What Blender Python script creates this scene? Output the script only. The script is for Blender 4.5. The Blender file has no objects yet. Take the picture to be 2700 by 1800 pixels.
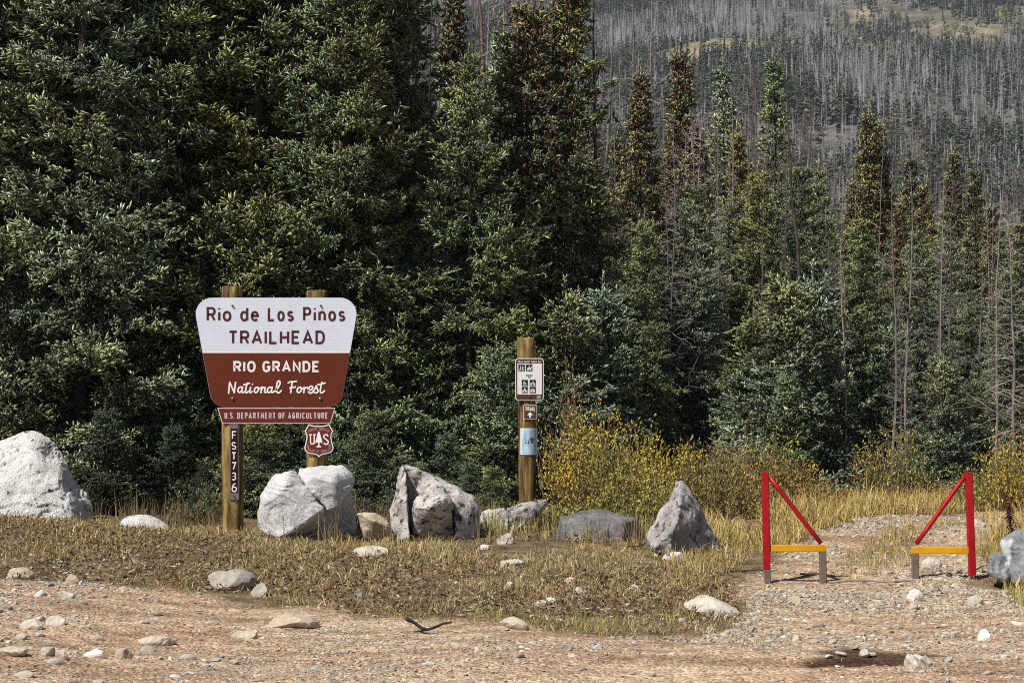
import bpy, bmesh, math
import numpy as np
from mathutils import Vector

R = math.radians
scene = bpy.context.scene

# ------------------------------------------------------------------ camera
CAM_Z, F, PITCH = 1.6, 5660.0, math.atan(62 / 5660.0)
cam_d = bpy.data.cameras.new("camera")
cam_d.sensor_width = 36.0
cam_d.lens = 36.0 * F / 2700.0
cam_d.clip_start, cam_d.clip_end = 0.5, 6000.0
cam = bpy.data.objects.new("camera", cam_d)
scene.collection.objects.link(cam)
cam.location = (0, 0, CAM_Z)
cam.rotation_euler = (math.pi / 2 + PITCH, 0, 0)
scene.camera = cam

# ------------------------------------------------------------------ light
SUN_AZ, SUN_EL = 225.0, 50.0            # compass style: 180 = behind the camera, >180 = from its left
world = bpy.data.worlds.new("World")
scene.world = world
world.use_nodes = True
wn = world.node_tree
bg = wn.nodes["Background"]
sky = wn.nodes.new("ShaderNodeTexSky")
sky.sky_type = 'NISHITA'
sky.sun_disc = False
sky.sun_elevation = R(SUN_EL)
sky.sun_rotation = R(SUN_AZ)
sky.altitude = 2700
wn.links.new(sky.outputs[0], bg.inputs[0])
bg.inputs[1].default_value = 0.05
sun_d = bpy.data.lights.new("sun", 'SUN')
sun_d.energy = 5.0
sun_d.angle = R(0.5)
sun_d.color = (1.0, 0.95, 0.87)
sun = bpy.data.objects.new("sun", sun_d)
scene.collection.objects.link(sun)
_sd = Vector((math.sin(R(SUN_AZ)) * math.cos(R(SUN_EL)), math.cos(R(SUN_AZ)) * math.cos(R(SUN_EL)), math.sin(R(SUN_EL))))
sun.rotation_euler = _sd.to_track_quat('Z', 'Y').to_euler()

scene.view_settings.view_transform = 'Standard'
scene.view_settings.look = 'None'
scene.view_settings.gamma = 1.0
scene.view_settings.exposure = 0.16
scene.view_settings.use_curve_mapping = False
scene.cycles.max_bounces = 4
scene.cycles.diffuse_bounces = 2
scene.cycles.glossy_bounces = 2
scene.cycles.use_denoising = False
scene.cycles.filter_width = 1.0
scene.cycles.sample_clamp_direct = 4.0
scene.cycles.sample_clamp_indirect = 2.0
scene.cycles.volume_bounces = 0

COL = scene.collection
# ------------------------------------------------------------------ helpers


def P(px, py, Y):
    """World point seen at photo pixel (px, py) at depth Y in front of the camera."""
    u, v = (px - 1350.0) / F, (900.0 - py) / F
    dy, dz = math.cos(PITCH) - v * math.sin(PITCH), math.sin(PITCH) + v * math.cos(PITCH)
    t = Y / dy
    return np.array((u * t, Y, CAM_Z + dz * t))


def PX(px, Y):
    return (px - 1350.0) / F * Y


def sstep(t):
    t = np.clip(t, 0, 1)
    return t * t * (3 - 2 * t)


def _hash(i, j, k, seed):
    n = (i.astype(np.uint32) * np.uint32(374761393) + j.astype(np.uint32) * np.uint32(668265263)
         + k.astype(np.uint32) * np.uint32(2246822519) + np.uint32((seed * 3266489917) & 0xffffffff))
    n = (n ^ (n >> np.uint32(13))) * np.uint32(1274126177)
    n = (n ^ (n >> np.uint32(15))) * np.uint32(2654435761)
    return (n ^ (n >> np.uint32(16))).astype(np.float64) / 4294967295.0


def vnoise(p, seed=0):
    p = np.asarray(p, float)
    i = np.floor(p).astype(np.int64)
    f = p - i
    f = f * f * (3 - 2 * f)
    out = 0
    for dx in (0, 1):
        wx = f[:, 0] if dx else 1 - f[:, 0]
        for dy in (0, 1):
            wy = f[:, 1] if dy else 1 - f[:, 1]
            for dz in (0, 1):
                wz = f[:, 2] if dz else 1 - f[:, 2]
                out = out + wx * wy * wz * _hash(i[:, 0] + dx, i[:, 1] + dy, i[:, 2] + dz, seed)
    return out * 2 - 1


def fbm(p, octaves=4, seed=0, gain=0.5):
    a, s, out = 1.0, 1.0, 0
    for o in range(octaves):
        out = out + a * vnoise(np.asarray(p) * s + 17.3 * o, seed + o)
        a *= gain
        s *= 2.03
    return out


def n2(x, y, sc, oct=3, seed=0):
    x, y = np.broadcast_arrays(np.asarray(x, float), np.asarray(y, float))
    p = np.stack([x.ravel() * sc, y.ravel() * sc, np.zeros(x.size)], 1)
    return fbm(p, oct, seed).reshape(x.shape)


class MB:
    """Collects vertices, faces, colours and links them as ONE mesh object."""

    def __init__(self):
        self.V, self.C, self.F, self.M = [], [], [], []
        self.n = 0

    def add(self, V, faces, col=(1, 1, 1), mat=0):
        V = np.asarray(V, float).reshape(-1, 3)
        c = np.asarray(col, float)
        if c.ndim == 1:
            c = np.tile(c[:3], (len(V), 1))
        self.V.append(V)
        self.C.append(c)
        for f in faces if isinstance(faces, list) else [faces]:
            f = np.asarray(f, np.int64)
            if f.ndim == 1:
                f = f[None]
            self.F.append(f + self.n)
            self.M.append(mat)
        self.n += len(V)

    def mesh(self, name, mats, smooth=False):
        V = np.concatenate(self.V)
        C = np.concatenate(self.C)
        me = bpy.data.meshes.new(name)
        me.vertices.add(len(V))
        me.vertices.foreach_set("co", V.astype(np.float32).ravel())
        nl = sum(f.size for f in self.F)
        npoly = sum(len(f) for f in self.F)
        me.loops.add(nl)
        me.polygons.add(npoly)
        me.loops.foreach_set("vertex_index", np.concatenate([f.ravel() for f in self.F]).astype(np.int32))
        tot = np.concatenate([np.full(len(f), f.shape[1]) for f in self.F])
        start = np.concatenate([[0], np.cumsum(tot)[:-1]])
        me.polygons.foreach_set("loop_start", start.astype(np.int32))
        me.polygons.foreach_set("material_index", np.concatenate([np.full(len(f), m) for f, m in zip(self.F, self.M)]).astype(np.int32))
        me.polygons.foreach_set("use_smooth", np.full(npoly, bool(smooth)))
        me.update(calc_edges=True)
        a = me.attributes.new("Col", 'FLOAT_COLOR', 'POINT')
        a.data.foreach_set("color", np.concatenate([C, np.ones((len(C), 1))], 1).astype(np.float32).ravel())
        for m in mats if isinstance(mats, (list, tuple)) else [mats]:
            me.materials.append(m)
        return me

    def build(self, name, mats, parent=None, smooth=False):
        o = bpy.data.objects.new(name, self.mesh(name, mats, smooth))
        COL.objects.link(o)
        if parent is not None:
            o.parent = parent
        return o


def tag(o, label=None, cat=None, group=None, kind=None):
    if label:
        o["label"] = label
    if cat:
        o["category"] = cat
    if group:
        o["group"] = group
    if kind:
        o["kind"] = kind
    return o


def thing(name, label, cat, loc=(0, 0, 0), group=None):
    o = bpy.data.objects.new(name, None)
    o.empty_display_size = 0.2
    COL.objects.link(o)
    o.location = loc
    return tag(o, label, cat, group)


def copy_thing(root, loc, rz=0.0, scale=(1, 1, 1), label=None, group=None, skip=()):
    r = root.copy()
    COL.objects.link(r)
    r.location, r.rotation_euler, r.scale = loc, (0, 0, rz), scale
    if label:
        r["label"] = label
    if group:
        r["group"] = group
    elif "group" in r:
        del r["group"]
    for ch in list(root.children):
        if ch.name.split(".")[0] in skip:
            continue
        c = ch.copy()
        COL.objects.link(c)
        c.parent = r
        for g in ch.children:
            d = g.copy()
            COL.objects.link(d)
            d.parent = c
    return r


def unit(v):
    return v / np.maximum(np.linalg.norm(v, axis=-1, keepdims=True), 1e-9)


def tubes(Pth, Rad, sides=4):
    """Pth (m,n,3), Rad (m,n): m tubes in one go -> V, quads."""
    m, n, _ = Pth.shape
    T = unit(np.gradient(Pth, axis=1))
    ref = np.where(np.abs(T[:, :1, 2:3]) > 0.8, np.array([1.0, 0.13, 0]), np.array([0.05, 0.1, 1.0]))
    A = unit(np.cross(T, np.broadcast_to(ref, T.shape)))
    B = np.cross(T, A)
    ang = np.arange(sides) / sides * 2 * math.pi
    V = (Pth[:, :, None, :] + Rad[:, :, None, None] * (np.cos(ang)[None, None, :, None] * A[:, :, None, :] + np.sin(ang)[None, None, :, None] * B[:, :, None, :]))
    idx = np.arange(m * n * sides).reshape(m, n, sides)
    nx = np.roll(idx, -1, axis=2)
    Q = np.stack([idx[:, :-1], nx[:, :-1], nx[:, 1:], idx[:, 1:]], -1).reshape(-1, 4)
    return V.reshape(-1, 3), Q


def box(mb, lo, hi, col=(1, 1, 1), mat=0):
    x0, y0, z0 = lo
    x1, y1, z1 = hi
    V = [(x0, y0, z0), (x1, y0, z0), (x1, y1, z0), (x0, y1, z0), (x0, y0, z1), (x1, y0, z1), (x1, y1, z1), (x0, y1, z1)]
    mb.add(V, np.array([(0, 3, 2, 1), (4, 5, 6, 7), (0, 1, 5, 4), (1, 2, 6, 5), (2, 3, 7, 6), (3, 0, 4, 7)]), col, mat)


# ------------------------------------------------------------------ materials
def material(name, build):
    m = bpy.data.materials.new(name)
    m.use_nodes = True
    nt = m.node_tree
    b = nt.nodes["Principled BSDF"]
    build(nt, b)
    return m


def node(nt, typ, **kw):
    n = nt.nodes.new(typ)
    for k, v in kw.items():
        if k.startswith("i_"):
            key = k[2:]
            n.inputs[int(key) if key.isdigit() else key].default_value = v
        else:
            setattr(n, k, v)
    return n


def ramp(nt, fac, stops):
    r = nt.nodes.new("ShaderNodeValToRGB")
    el = r.color_ramp.elements
    while len(el) < len(stops):
        el.new(0.5)
    for e, (p, c) in zip(el, stops):
        e.position = p
        e.color = (*c, 1) if len(c) == 3 else c
    nt.links.new(fac, r.inputs[0])
    return r.outputs[0]


def mix(nt, fac, a, b, mode='MIX'):
    m = nt.nodes.new("ShaderNodeMix")
    m.data_type = 'RGBA'
    m.blend_type = mode
    for s, v in ((0, fac), (6, a), (7, b)):
        if hasattr(v, "links"):
            nt.links.new(v, m.inputs[s])
        elif s == 0:
            m.inputs[0].default_value = v
        else:
            m.inputs[s].default_value = (*v, 1)
    return m.outputs[2]


def noise(nt, scale, detail=4, rough=0.6, vec=None):
    n = nt.nodes.new("ShaderNodeTexNoise")
    n.inputs["Scale"].default_value = scale
    n.inputs["Detail"].default_value = detail
    n.inputs["Roughness"].default_value = rough
    if vec is not None:
        nt.links.new(vec, n.inputs["Vector"])
    return n


def coords(nt, kind="Object", scale=None):
    t = nt.nodes.new("ShaderNodeTexCoord")
    if scale is None:
        return t.outputs[kind]
    mp = nt.nodes.new("ShaderNodeMapping")
    mp.inputs["Scale"].default_value = scale
    nt.links.new(t.outputs[kind], mp.inputs[0])
    return mp.outputs[0]


def bump(nt, b, h, strength=0.5, dist=0.02):
    bp = nt.nodes.new("ShaderNodeBump")
    bp.inputs["Strength"].default_value = strength
    bp.inputs["Distance"].default_value = dist
    nt.links.new(h, bp.inputs["Height"])
    nt.links.new(bp.outputs[0], b.inputs["Normal"])


def attr(nt, name="Col"):
    a = nt.nodes.new("ShaderNodeAttribute")
    a.attribute_name = name
    return a.outputs[0]


def m_attr(name, rough=0.7, spec=0.3, tint=False, nz=None, bmp=None):
    def f(nt, b):
        c = attr(nt)
        if tint:
            oi = nt.nodes.new("ShaderNodeObjectInfo")
            c = mix(nt, 1.0, c, oi.outputs["Color"], 'MULTIPLY')
        if nz:
            n = noise(nt, nz[0], 5, 0.65, coords(nt))
            c = mix(nt, 1.0, c, ramp(nt, n.outputs[0], [(0.3, (nz[1],) * 3), (0.7, (nz[2],) * 3)]), 'MULTIPLY')
            if bmp:
                bump(nt, b, n.outputs[0], bmp[0], bmp[1])
        nt.links.new(c, b.inputs["Base Color"])
        b.inputs["Roughness"].default_value = rough
        b.inputs["Specular IOR Level"].default_value = spec
    return material(name, f)


def m_plain(name, col, rough=0.5, spec=0.5, metal=0.0, nz=None):
    def f(nt, b):
        b.inputs["Base Color"].default_value = (*col, 1)
        b.inputs["Roughness"].default_value = rough
        b.inputs["Specular IOR Level"].default_value = spec
        b.inputs["Metallic"].default_value = metal
        if nz:
            n = noise(nt, nz[0], 6, 0.65, coords(nt))
            c = mix(nt, 1.0, col, ramp(nt, n.outputs[0], [(0.3, (nz[1],) * 3), (0.7, (nz[2],) * 3)]), 'MULTIPLY')
            nt.links.new(c, b.inputs["Base Color"])
    return material(name, f)


M_needle = m_attr("spruce_needles", 0.45, 0.5, tint=True)
M_leaf = m_attr("autumn_leaves", 0.6, 0.3)
M_grass = m_attr("dry_grass", 0.75, 0.2)
M_bark = m_attr("weathered_bark", 0.85, 0.15, tint=True, nz=(9, 0.65, 1.25))
M_stone = m_attr("field_stone", 0.85, 0.2, nz=(22, 0.72, 1.18), bmp=(0.5, 0.02))
M_far = m_attr("far_trees", 0.9, 0.05)


# ------------------------------------------------------------------ terrain
_hy = np.array([32, 60, 100, 150, 250, 400, 550, 650, 800, 1000, 1400, 2200], float)
_hz = np.array([0.0, 0.5, 2.0, 5.2, 15.8, 38.5, 69, 90, 126, 180, 300, 420], float)


def hill_z(x, y):
    z = np.interp(y, _hy, _hz)
    k1 = np.exp(-((x - 62) / 34) ** 2) * np.where(y < 622, np.exp(-((y - 622) / 45) ** 2), np.exp(-((y - 622) / 22) ** 2)) * 13
    k2 = np.exp(-((x - 117) / 30) ** 2) * np.where(y < 640, np.exp(-((y - 640) / 45) ** 2), np.exp(-((y - 640) / 25) ** 2)) * 8
    far = sstep((y - 150) / 300)
    return z + k1 + k2 + far * (1 - 0.85 * np.clip(k1 / 13 + k2 / 8, 0, 1)) * (n2(x, y, 1 / 120, 3, 5) * 9 + n2(x, y, 1 / 28, 3, 9) * 2.2)


def toe_y(x):
    return np.interp(x, [-9, -4.1, -2.05, -0.87, 0.66, 1.6, 4, 9], [17.4, 17.0, 16.2, 15.4, 14.6, 15.2, 15.2, 15.6])


def crest_z(x):
    return np.interp(x, [-9, -6, -4.6, -3.3, -2.5, 0, 1.1, 1.8, 2.6, 4.0, 6, 9], [0.50, 0.36, 0.19, 0.06, 0.01, 0.0, -0.02, -0.09, -0.13, -0.10, 0.02, 0.15])


def G(x, y):
    x, y = np.broadcast_arrays(np.asarray(x, float), np.asarray(y, float))
    zf = -0.2 + 0.055 * np.clip(-1.5 - x, 0, 5) + 0.02 * np.clip(x - 3.5, 0, 4)
    ty = toe_y(x)
    t = sstep((y - ty) / (19.3 - ty))
    z = zf * (1 - t) + crest_z(x) * t
    zb = -0.02 + 0 * x
    t2 = sstep((y - 19.9) / 2.6)
    z = z * (1 - t2) + zb * t2
    z = z + np.where(y > 32, hill_z(x, np.maximum(y, 32)), 0)
    nr = np.exp(-np.clip(y - 30, 0, None) / 15)
    z = z + nr * (n2(x, y, 0.9, 3, 21) * 0.028 + n2(x, y, 4.0, 2, 22) * 0.010)
    return z


def g1(x, y):
    return float(G(np.array([x]), np.array([y]))[0])


def trail_x(y):
    return np.interp(y, [14, 15, 17, 18, 20, 21, 22, 24, 26, 30], [2.55, 2.6, 2.75, 2.95, 3.45, 3.8, 4.3, 6.0, 8.2, 13])


def trail_d(x, y):
    """>0 inside the trail corridor"""
    hw = np.interp(y, [13, 15, 16, 18, 20, 22, 26], [2.2, 1.4, 1.25, 1.2, 1.1, 1.2, 1.3])
    return hw - np.abs(x - trail_x(y))


def gravel_mask(x, y):
    wob = n2(x, y, 1.1, 4, 31) * 0.55
    a = sstep((toe_y(x) - y + 0.35 + wob) / 0.7)
    b = sstep((trail_d(x, y) + wob * 0.5) / 0.45) * sstep((27 - y) / 2)
    mid = sstep((y - 18.2) / 0.8) * sstep((0.34 - np.abs(x - trail_x(y) - 0.05)) / 0.2) * 0.6
    return np.maximum(a, b * (1 - mid))


def damp_mask(x, y):
    px, py = PX(2285, 13.15), 13.15
    d = np.sqrt(((x - px) / 0.40) ** 2 + ((y - py) / 0.36) ** 2) + n2(x, y, 5, 3, 77) * 0.45
    return sstep((1.15 - d) / 0.5)


def spaced(fine_lo, fine_hi, step, lo, hi, grow):
    mid = list(np.arange(fine_lo, fine_hi + 1e-6, step))
    s, v = step, mid[-1]
    while v < hi:
        s *= grow
        v += s
        mid.append(v)
    s, v, pre = step, mid[0], []
    while v > lo:
        s *= grow
        v -= s
        pre.append(v)
    return np.array(pre[::-1] + mid)


def hill_bare(x, y):
    """open grassy patches on the far hillside"""
    d1 = np.sqrt(((x - 60) / 24) ** 2 + ((y - 612) / 22) ** 2)
    d2 = np.sqrt(((x - 114) / 34) ** 2 + ((y - 626) / 32) ** 2)
    d3 = np.sqrt(((x - 170) / 62) ** 2 + ((y - 800) / 72) ** 2)
    d = np.minimum(d1 + n2(x, y, 1 / 9, 2, 62) * 0.15, np.minimum(d2 + 0.1, d3 + 0.62) + n2(x, y, 1 / 17, 3, 61) * 0.8)
    return sstep((1.1 - d) / 0.3)


def build_ground():
    xs = spaced(-6.5, 6.5, 0.05, -1500, 1500, 1.09)
    ys = spaced(10.0, 27.0, 0.05, -80, 2100, 1.045)
    X, Y = np.meshgrid(xs, ys)
    Z = G(X, Y)
    dm = damp_mask(X, Y)
    Z = Z - dm * 0.012
    V = np.stack([X.ravel(), Y.ravel(), Z.ravel()], 1)
    ny, nx = X.shape
    i = np.arange(ny * nx).reshape(ny, nx)
    Q = np.stack([i[:-1, :-1], i[:-1, 1:], i[1:, 1:], i[1:, :-1]], -1).reshape(-1, 4)
    gm = gravel_mask(X, Y)
    hm = sstep((Y - 40) / 60)
    col = np.stack([gm.ravel(), hm.ravel() * (0.5 + 0.5 * hill_bare(X, Y).ravel()), dm.ravel()], 1)

    def f(nt, b):
        a = attr(nt)
        sep = nt.nodes.new("ShaderNodeSeparateColor")
        nt.links.new(a, sep.inputs[0])
        oc = coords(nt)
        big = noise(nt, 0.7, 4, 0.6, oc)
        med = noise(nt, 6.0, 5, 0.65, oc)
        fine = noise(nt, 45.0, 4, 0.7, oc)
        dirt = ramp(nt, big.outputs[0], [(0.38, (0.62, 0.50, 0.375)), (0.52, (0.57, 0.435, 0.315)), (0.66, (0.53, 0.365, 0.265))])
        rut = noise(nt, 1.0, 5, 0.62, coords(nt, "Object", (0.45, 3.6, 1.0)))
        dirt = mix(nt, 1.0, dirt, ramp(nt, rut.outputs[0], [(0.34, (0.66, 0.60, 0.57)), (0.5, (0.97, 0.95, 0.94)), (0.64, (1.16, 1.15, 1.12))]), 'MULTIPLY')
        dirt = mix(nt, 1.0, dirt, ramp(nt, med.outputs[0], [(0.28, (0.55, 0.52, 0.5)), (0.6, (1.12, 1.1, 1.08))]), 'MULTIPLY')
        dirt = mix(nt, 1.0, dirt, ramp(nt, fine.outputs[0], [(0.3, (0.6, 0.58, 0.56)), (0.62, (1.2, 1.2, 1.2))]), 'MULTIPLY')
        vo = nt.nodes.new("ShaderNodeTexVoronoi")
        vo.inputs["Scale"].default_value = 38.0
        nt.links.new(oc, vo.inputs["Vector"])
        peb = ramp(nt, vo.outputs["Color"], [(0.25, (0.55, 0.5, 0.46)), (0.5, (0.95, 0.92, 0.88)), (0.75, (1.45, 1.42, 1.35))])
        dirt = mix(nt, 0.55, dirt, mix(nt, 1.0, dirt, peb, 'MULTIPLY'))
        soil = ramp(nt, med.outputs[0], [(0.3, (0.09, 0.065, 0.04)), (0.5, (0.21, 0.155, 0.095)), (0.72, (0.38, 0.29, 0.18))])
        soil = mix(nt, 1.0, soil, ramp(nt, fine.outputs[0], [(0.3, (0.45, 0.45, 0.45)), (0.65, (1.3, 1.25, 1.15))]), 'MULTIPLY')
        c = mix(nt, sep.outputs[0], soil, dirt)
        c = mix(nt, sep.outputs[2], c, mix(nt, 1.0, c, (0.20, 0.16, 0.145), 'MULTIPLY'))
        # far hillside: litter, low scrub, ochre grass
        hn = noise(nt, 0.12, 6, 0.7, oc)
        hill = ramp(nt, hn.outputs[0], [(0.34, (0.055, 0.055, 0.048)), (0.5, (0.12, 0.115, 0.10)), (0.66, (0.23, 0.21, 0.175))])
        ochre = ramp(nt, hn.outputs[0], [(0.34, (0.12, 0.12, 0.075)), (0.5, (0.25, 0.22, 0.135)), (0.66, (0.40, 0.34, 0.22))])
        is_h = ramp(nt, sep.outputs[1], [(0.0, (0, 0, 0)), (0.45, (1, 1, 1))])
        is_b = ramp(nt, sep.outputs[1], [(0.55, (0, 0, 0)), (0.95, (1, 1, 1))])
        c = mix(nt, is_h, c, mix(nt, is_b, hill, ochre))
        nt.links.new(c, b.inputs["Base Color"])
        b.inputs["Roughness"].default_value = 0.95
        b.inputs["Specular IOR Level"].default_value = 0.1
        h = nt.nodes.new("ShaderNodeMath")
        h.operation = 'SUBTRACT'
        nt.links.new(fine.outputs[0], h.inputs[0])
        nt.links.new(vo.outputs["Distance"], h.inputs[1])
        bump(nt, b, h.outputs[0], 0.9, 0.02)
    mb = MB()
    mb.add(V, Q, col)
    o = mb.build("ground", material("ground_earth", f), smooth=True)
    tag(o, "gravelly tan dirt and grassy bank rising into a wooded hillside", "ground", kind="structure")


build_ground()


# ------------------------------------------------------------------ spruces
def spindles(mb, base, d, ln, rad, col_b, col_t, rng, mat=0):
    """needle covered shoots: small three sided tapered brushes"""
    m = len(base)
    d = unit(d)
    ref = unit(rng.normal(size=(m, 3)))
    A = unit(np.cross(d, ref))
    B = np.cross(d, A)
    V = np.empty((m, 7, 3))
    for k in range(3):
        a = k * 2 * math.pi / 3
        e = math.cos(a) * A + math.sin(a) * B
        V[:, k] = base + e * (rad * 0.55 * rng.uniform(0.7, 1.3, m))[:, None]
        e2 = math.cos(a + 0.5) * A + math.sin(a + 0.5) * B
        V[:, 3 + k] = base + d * (ln * rng.uniform(0.45, 0.7, m))[:, None] + e2 * (rad * rng.uniform(0.65, 1.35, m))[:, None]
    V[:, 6] = base + d * ln[:, None]
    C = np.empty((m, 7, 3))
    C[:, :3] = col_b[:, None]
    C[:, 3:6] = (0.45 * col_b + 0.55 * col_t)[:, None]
    C[:, 6] = col_t
    o = np.arange(m)[:, None] * 7
    Q = np.concatenate([o + np.array([k, (k + 1) % 3, 3 + (k + 1) % 3, 3 + k]) for k in range(3)])
    T = np.concatenate([o + np.array([3 + k, 3 + (k + 1) % 3, 6]) for k in range(3)])
    mb.add(V.reshape(-1, 3), [Q, T], C.reshape(-1, 3), mat)


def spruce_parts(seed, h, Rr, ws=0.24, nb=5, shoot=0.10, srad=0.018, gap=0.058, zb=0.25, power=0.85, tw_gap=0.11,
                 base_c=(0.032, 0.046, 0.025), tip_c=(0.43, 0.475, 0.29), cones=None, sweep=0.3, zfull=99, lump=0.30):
    rng = np.random.default_rng(seed)
    zs, z = [], zb
    while z < h - min(0.32, 0.1 * h):
        dens = ws * (1.0 if z < zfull else 1.6) * (0.75 if z > h * 0.8 else 1)
        for _ in range(rng.integers(nb - 1, nb + 2)):
            zs.append(z + rng.uniform(-0.22, 0.22) * ws)
        z += dens * rng.uniform(0.8, 1.2)
    zs = np.clip(np.array(zs), 0.08, h * 0.99)
    m = len(zs)
    tz = zs / h
    L = Rr * np.maximum(1 - tz, 0) ** power * rng.uniform(0.62, 1.12, m) * (1 + 0.12 * np.sin(tz * 37 + rng.uniform(0, 6))) + 0.10
    az = rng.uniform(0, 2 * math.pi, m)
    L = L * (1 + lump * vnoise(np.stack([np.cos(az) * 1.3 + seed, np.sin(az) * 1.3, zs * 1.1], 1), seed))
    elev = np.interp(tz, [0, 0.4, 0.8, 1], [R(-14), R(-2), R(22), R(50)]) + rng.normal(0, R(8), m)
    hx = np.stack([np.cos(az), np.sin(az), np.zeros(m)], 1)
    up = np.array([0, 0, 1.0])
    s = np.linspace(0, 1, 6)
    curl = sweep * rng.uniform(0.4, 1.3, m)

    def pos(bi, t):
        """point and forward direction on branch bi at t"""
        ln, e, c = L[bi], elev[bi], curl[bi]
        hor = ln * np.cos(e) * t
        ver = ln * (np.sin(e) * t + c * (t * t - 0.55 * t))
        p = hx[bi] * hor[:, None] + up * (zs[bi] + ver)[:, None]
        dv = np.sin(e) + c * (2 * t - 0.55)
        f = unit(hx[bi] * np.cos(e)[:, None] + up * dv[:, None])
        return p, f
    wood, crown = MB(), MB()
    bi_all = np.repeat(np.arange(m), 6)
    pts, _ = pos(bi_all, np.tile(s, m))
    br = 0.006 + 0.009 * L
    V, Q = tubes(pts.reshape(m, 6, 3), br[:, None] * np.linspace(1, 0.3, 6)[None], 3)
    crown.add(V, Q, (0.10, 0.08, 0.065), 1)
    # twigs
    nt_ = np.maximum((L * 0.8 / tw_gap).astype(int), 2)
    bt = np.repeat(np.arange(m), nt_ * 2)
    side = rng.choice([-1.0, 1.0], len(bt))
    t = rng.uniform(0.08, 0.98, len(bt))
    p0, f0 = pos(bt, t)
    sd = np.cross(f0, up) * side[:, None]
    td = unit(f0 * 0.75 + sd * rng.uniform(0.5, 1.0, len(bt))[:, None] + up * rng.normal(-0.08, 0.2, len(bt))[:, None])
    tl = np.clip(0.55 * (L[bt] * (1 - t)) + 0.10, 0.06, 0.7) * rng.uniform(0.55, 1.15, len(bt))
    # shoots on twigs
    ns = np.maximum((tl / gap).astype(int) * 2, 2)
    si = np.repeat(np.arange(len(bt)), ns)
    u = rng.uniform(0.1, 1.0, len(si))
    sb = p0[si] + td[si] * (tl[si] * u)[:, None] - up * (0.12 * (tl[si] * u) ** 2)[:, None]
    rnd = rng.normal(size=(len(si), 3))
    sdv = unit(td[si] * 0.75 + rnd * 0.38 + up * 0.10)
    # shoots on main branch
    nm = np.maximum((L / gap * 0.9).astype(int), 2)
    mi = np.repeat(np.arange(m), nm)
    um = 0.18 + 0.82 * rng.uniform(0, 1, len(mi)) ** 0.8
    pm, fm = pos(mi, um)
    rm = rng.normal(size=(len(mi), 3))
    dm = unit(fm * 0.8 + rm * 0.42 + up * 0.12)
    # leader
    nl = 16
    lb = np.stack([np.zeros(nl), np.zeros(nl), h - np.linspace(0.45, 0.0, nl) * min(1, h / 4)], 1)
    ld = unit(np.stack([rng.normal(0, 0.35, nl), rng.normal(0, 0.35, nl), np.full(nl, 1.0)], 1))
    base = np.concatenate([sb, pm, lb])
    dr = np.concatenate([sdv, dm, ld])
    k = len(base)
    ln = shoot * rng.uniform(0.65, 1.3, k)
    rd = srad * rng.uniform(0.75, 1.25, k)
    # natural colour plus painted highlights: clump to clump and shoot to shoot
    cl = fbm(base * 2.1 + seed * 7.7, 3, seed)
    tip_light = rng.uniform(0, 1, k)
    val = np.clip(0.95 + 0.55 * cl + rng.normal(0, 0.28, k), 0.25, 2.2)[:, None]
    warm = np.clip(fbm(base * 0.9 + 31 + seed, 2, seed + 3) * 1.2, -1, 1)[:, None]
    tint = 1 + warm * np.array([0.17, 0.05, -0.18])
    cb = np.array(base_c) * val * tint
    ct = np.array(tip_c) * val * tint * (0.30 + 1.15 * tip_light[:, None] ** 2)  # pale waxy tips, a sparse few brightened further as painted highlights
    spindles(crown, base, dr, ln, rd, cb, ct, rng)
    # trunk
    n = 9
    tzv = np.linspace(-0.3, h * 0.99, n)
    tr = np.maximum(0.010, (0.009 * h) * (1 - np.clip(tzv / h, 0, 1)) ** 0.9)
    pt = np.stack([np.sin(tzv * 0.7 + seed) * 0.03, np.cos(tzv * 0.6 + seed) * 0.03, tzv], 1)
    V, Q = tubes(pt[None], tr[None], 7)
    wood.add(V, Q, (0.06, 0.05, 0.042))
    cone = None
    if cones:
        zc0, zc1, frac = cones
        cone = MB()
        ok = np.where((tz > zc0) & (tz < zc1))[0]
        ci = np.repeat(ok, max(1, int(frac)))
        tcn = rng.uniform(0.45, 1.0, len(ci))
        pc, fc = pos(ci, tcn)
        pc = pc + rng.normal(0, 0.07, pc.shape)
        dc = unit(np.stack([rng.normal(0, 0.3, len(ci)), rng.normal(0, 0.3, len(ci)), np.full(len(ci), -1.0)], 1))
        v = rng.uniform(0.6, 1.5, len(ci))[:, None]
        c0 = np.array([0.085, 0.034, 0.02]) * v
        spindles(cone, pc, dc, 0.085 * rng.uniform(0.8, 1.4, len(ci)), np.full(len(ci), 0.02), c0, c0 * 1.5, rng)
    return wood, crown, cone


PROTO = bpy.data.collections.new("prototypes")  # kept unlinked: only mesh data is shared from here


class Kind:
    def __init__(self, seed, h, **kw):
        w, c, k = spruce_parts(seed, h, **kw)
        self.h = h
        self.trunk = w.mesh("trunk", M_bark, True)
        self.crown = c.mesh("crown", [M_needle, M_bark], True)
        self.cone = k.mesh("cone_clumps", M_needle, True) if k else None


def place_tree(kind, name, x, y, h, label, rz=0.0, wide=1.0, tint=(1, 1, 1), group=None, cones=False, lean=(0, 0), z=None):
    s = h / kind.h
    t = thing(name, label, "tree", (x, y, g1(x, y) if z is None else z), group)
    t.rotation_euler = (lean[0], lean[1], rz)
    t.scale = (s * wide, s * wide, s)
    for nm, me in (("trunk", kind.trunk), ("crown", kind.crown), ("cone_clumps", kind.cone if cones else None)):
        if me is None:
            continue
        o = bpy.data.objects.new(nm, me)
        COL.objects.link(o)
        o.parent = t
        o.color = (*tint, 1) if nm == "crown" else (1, 1, 1, 1)
    return t


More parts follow.
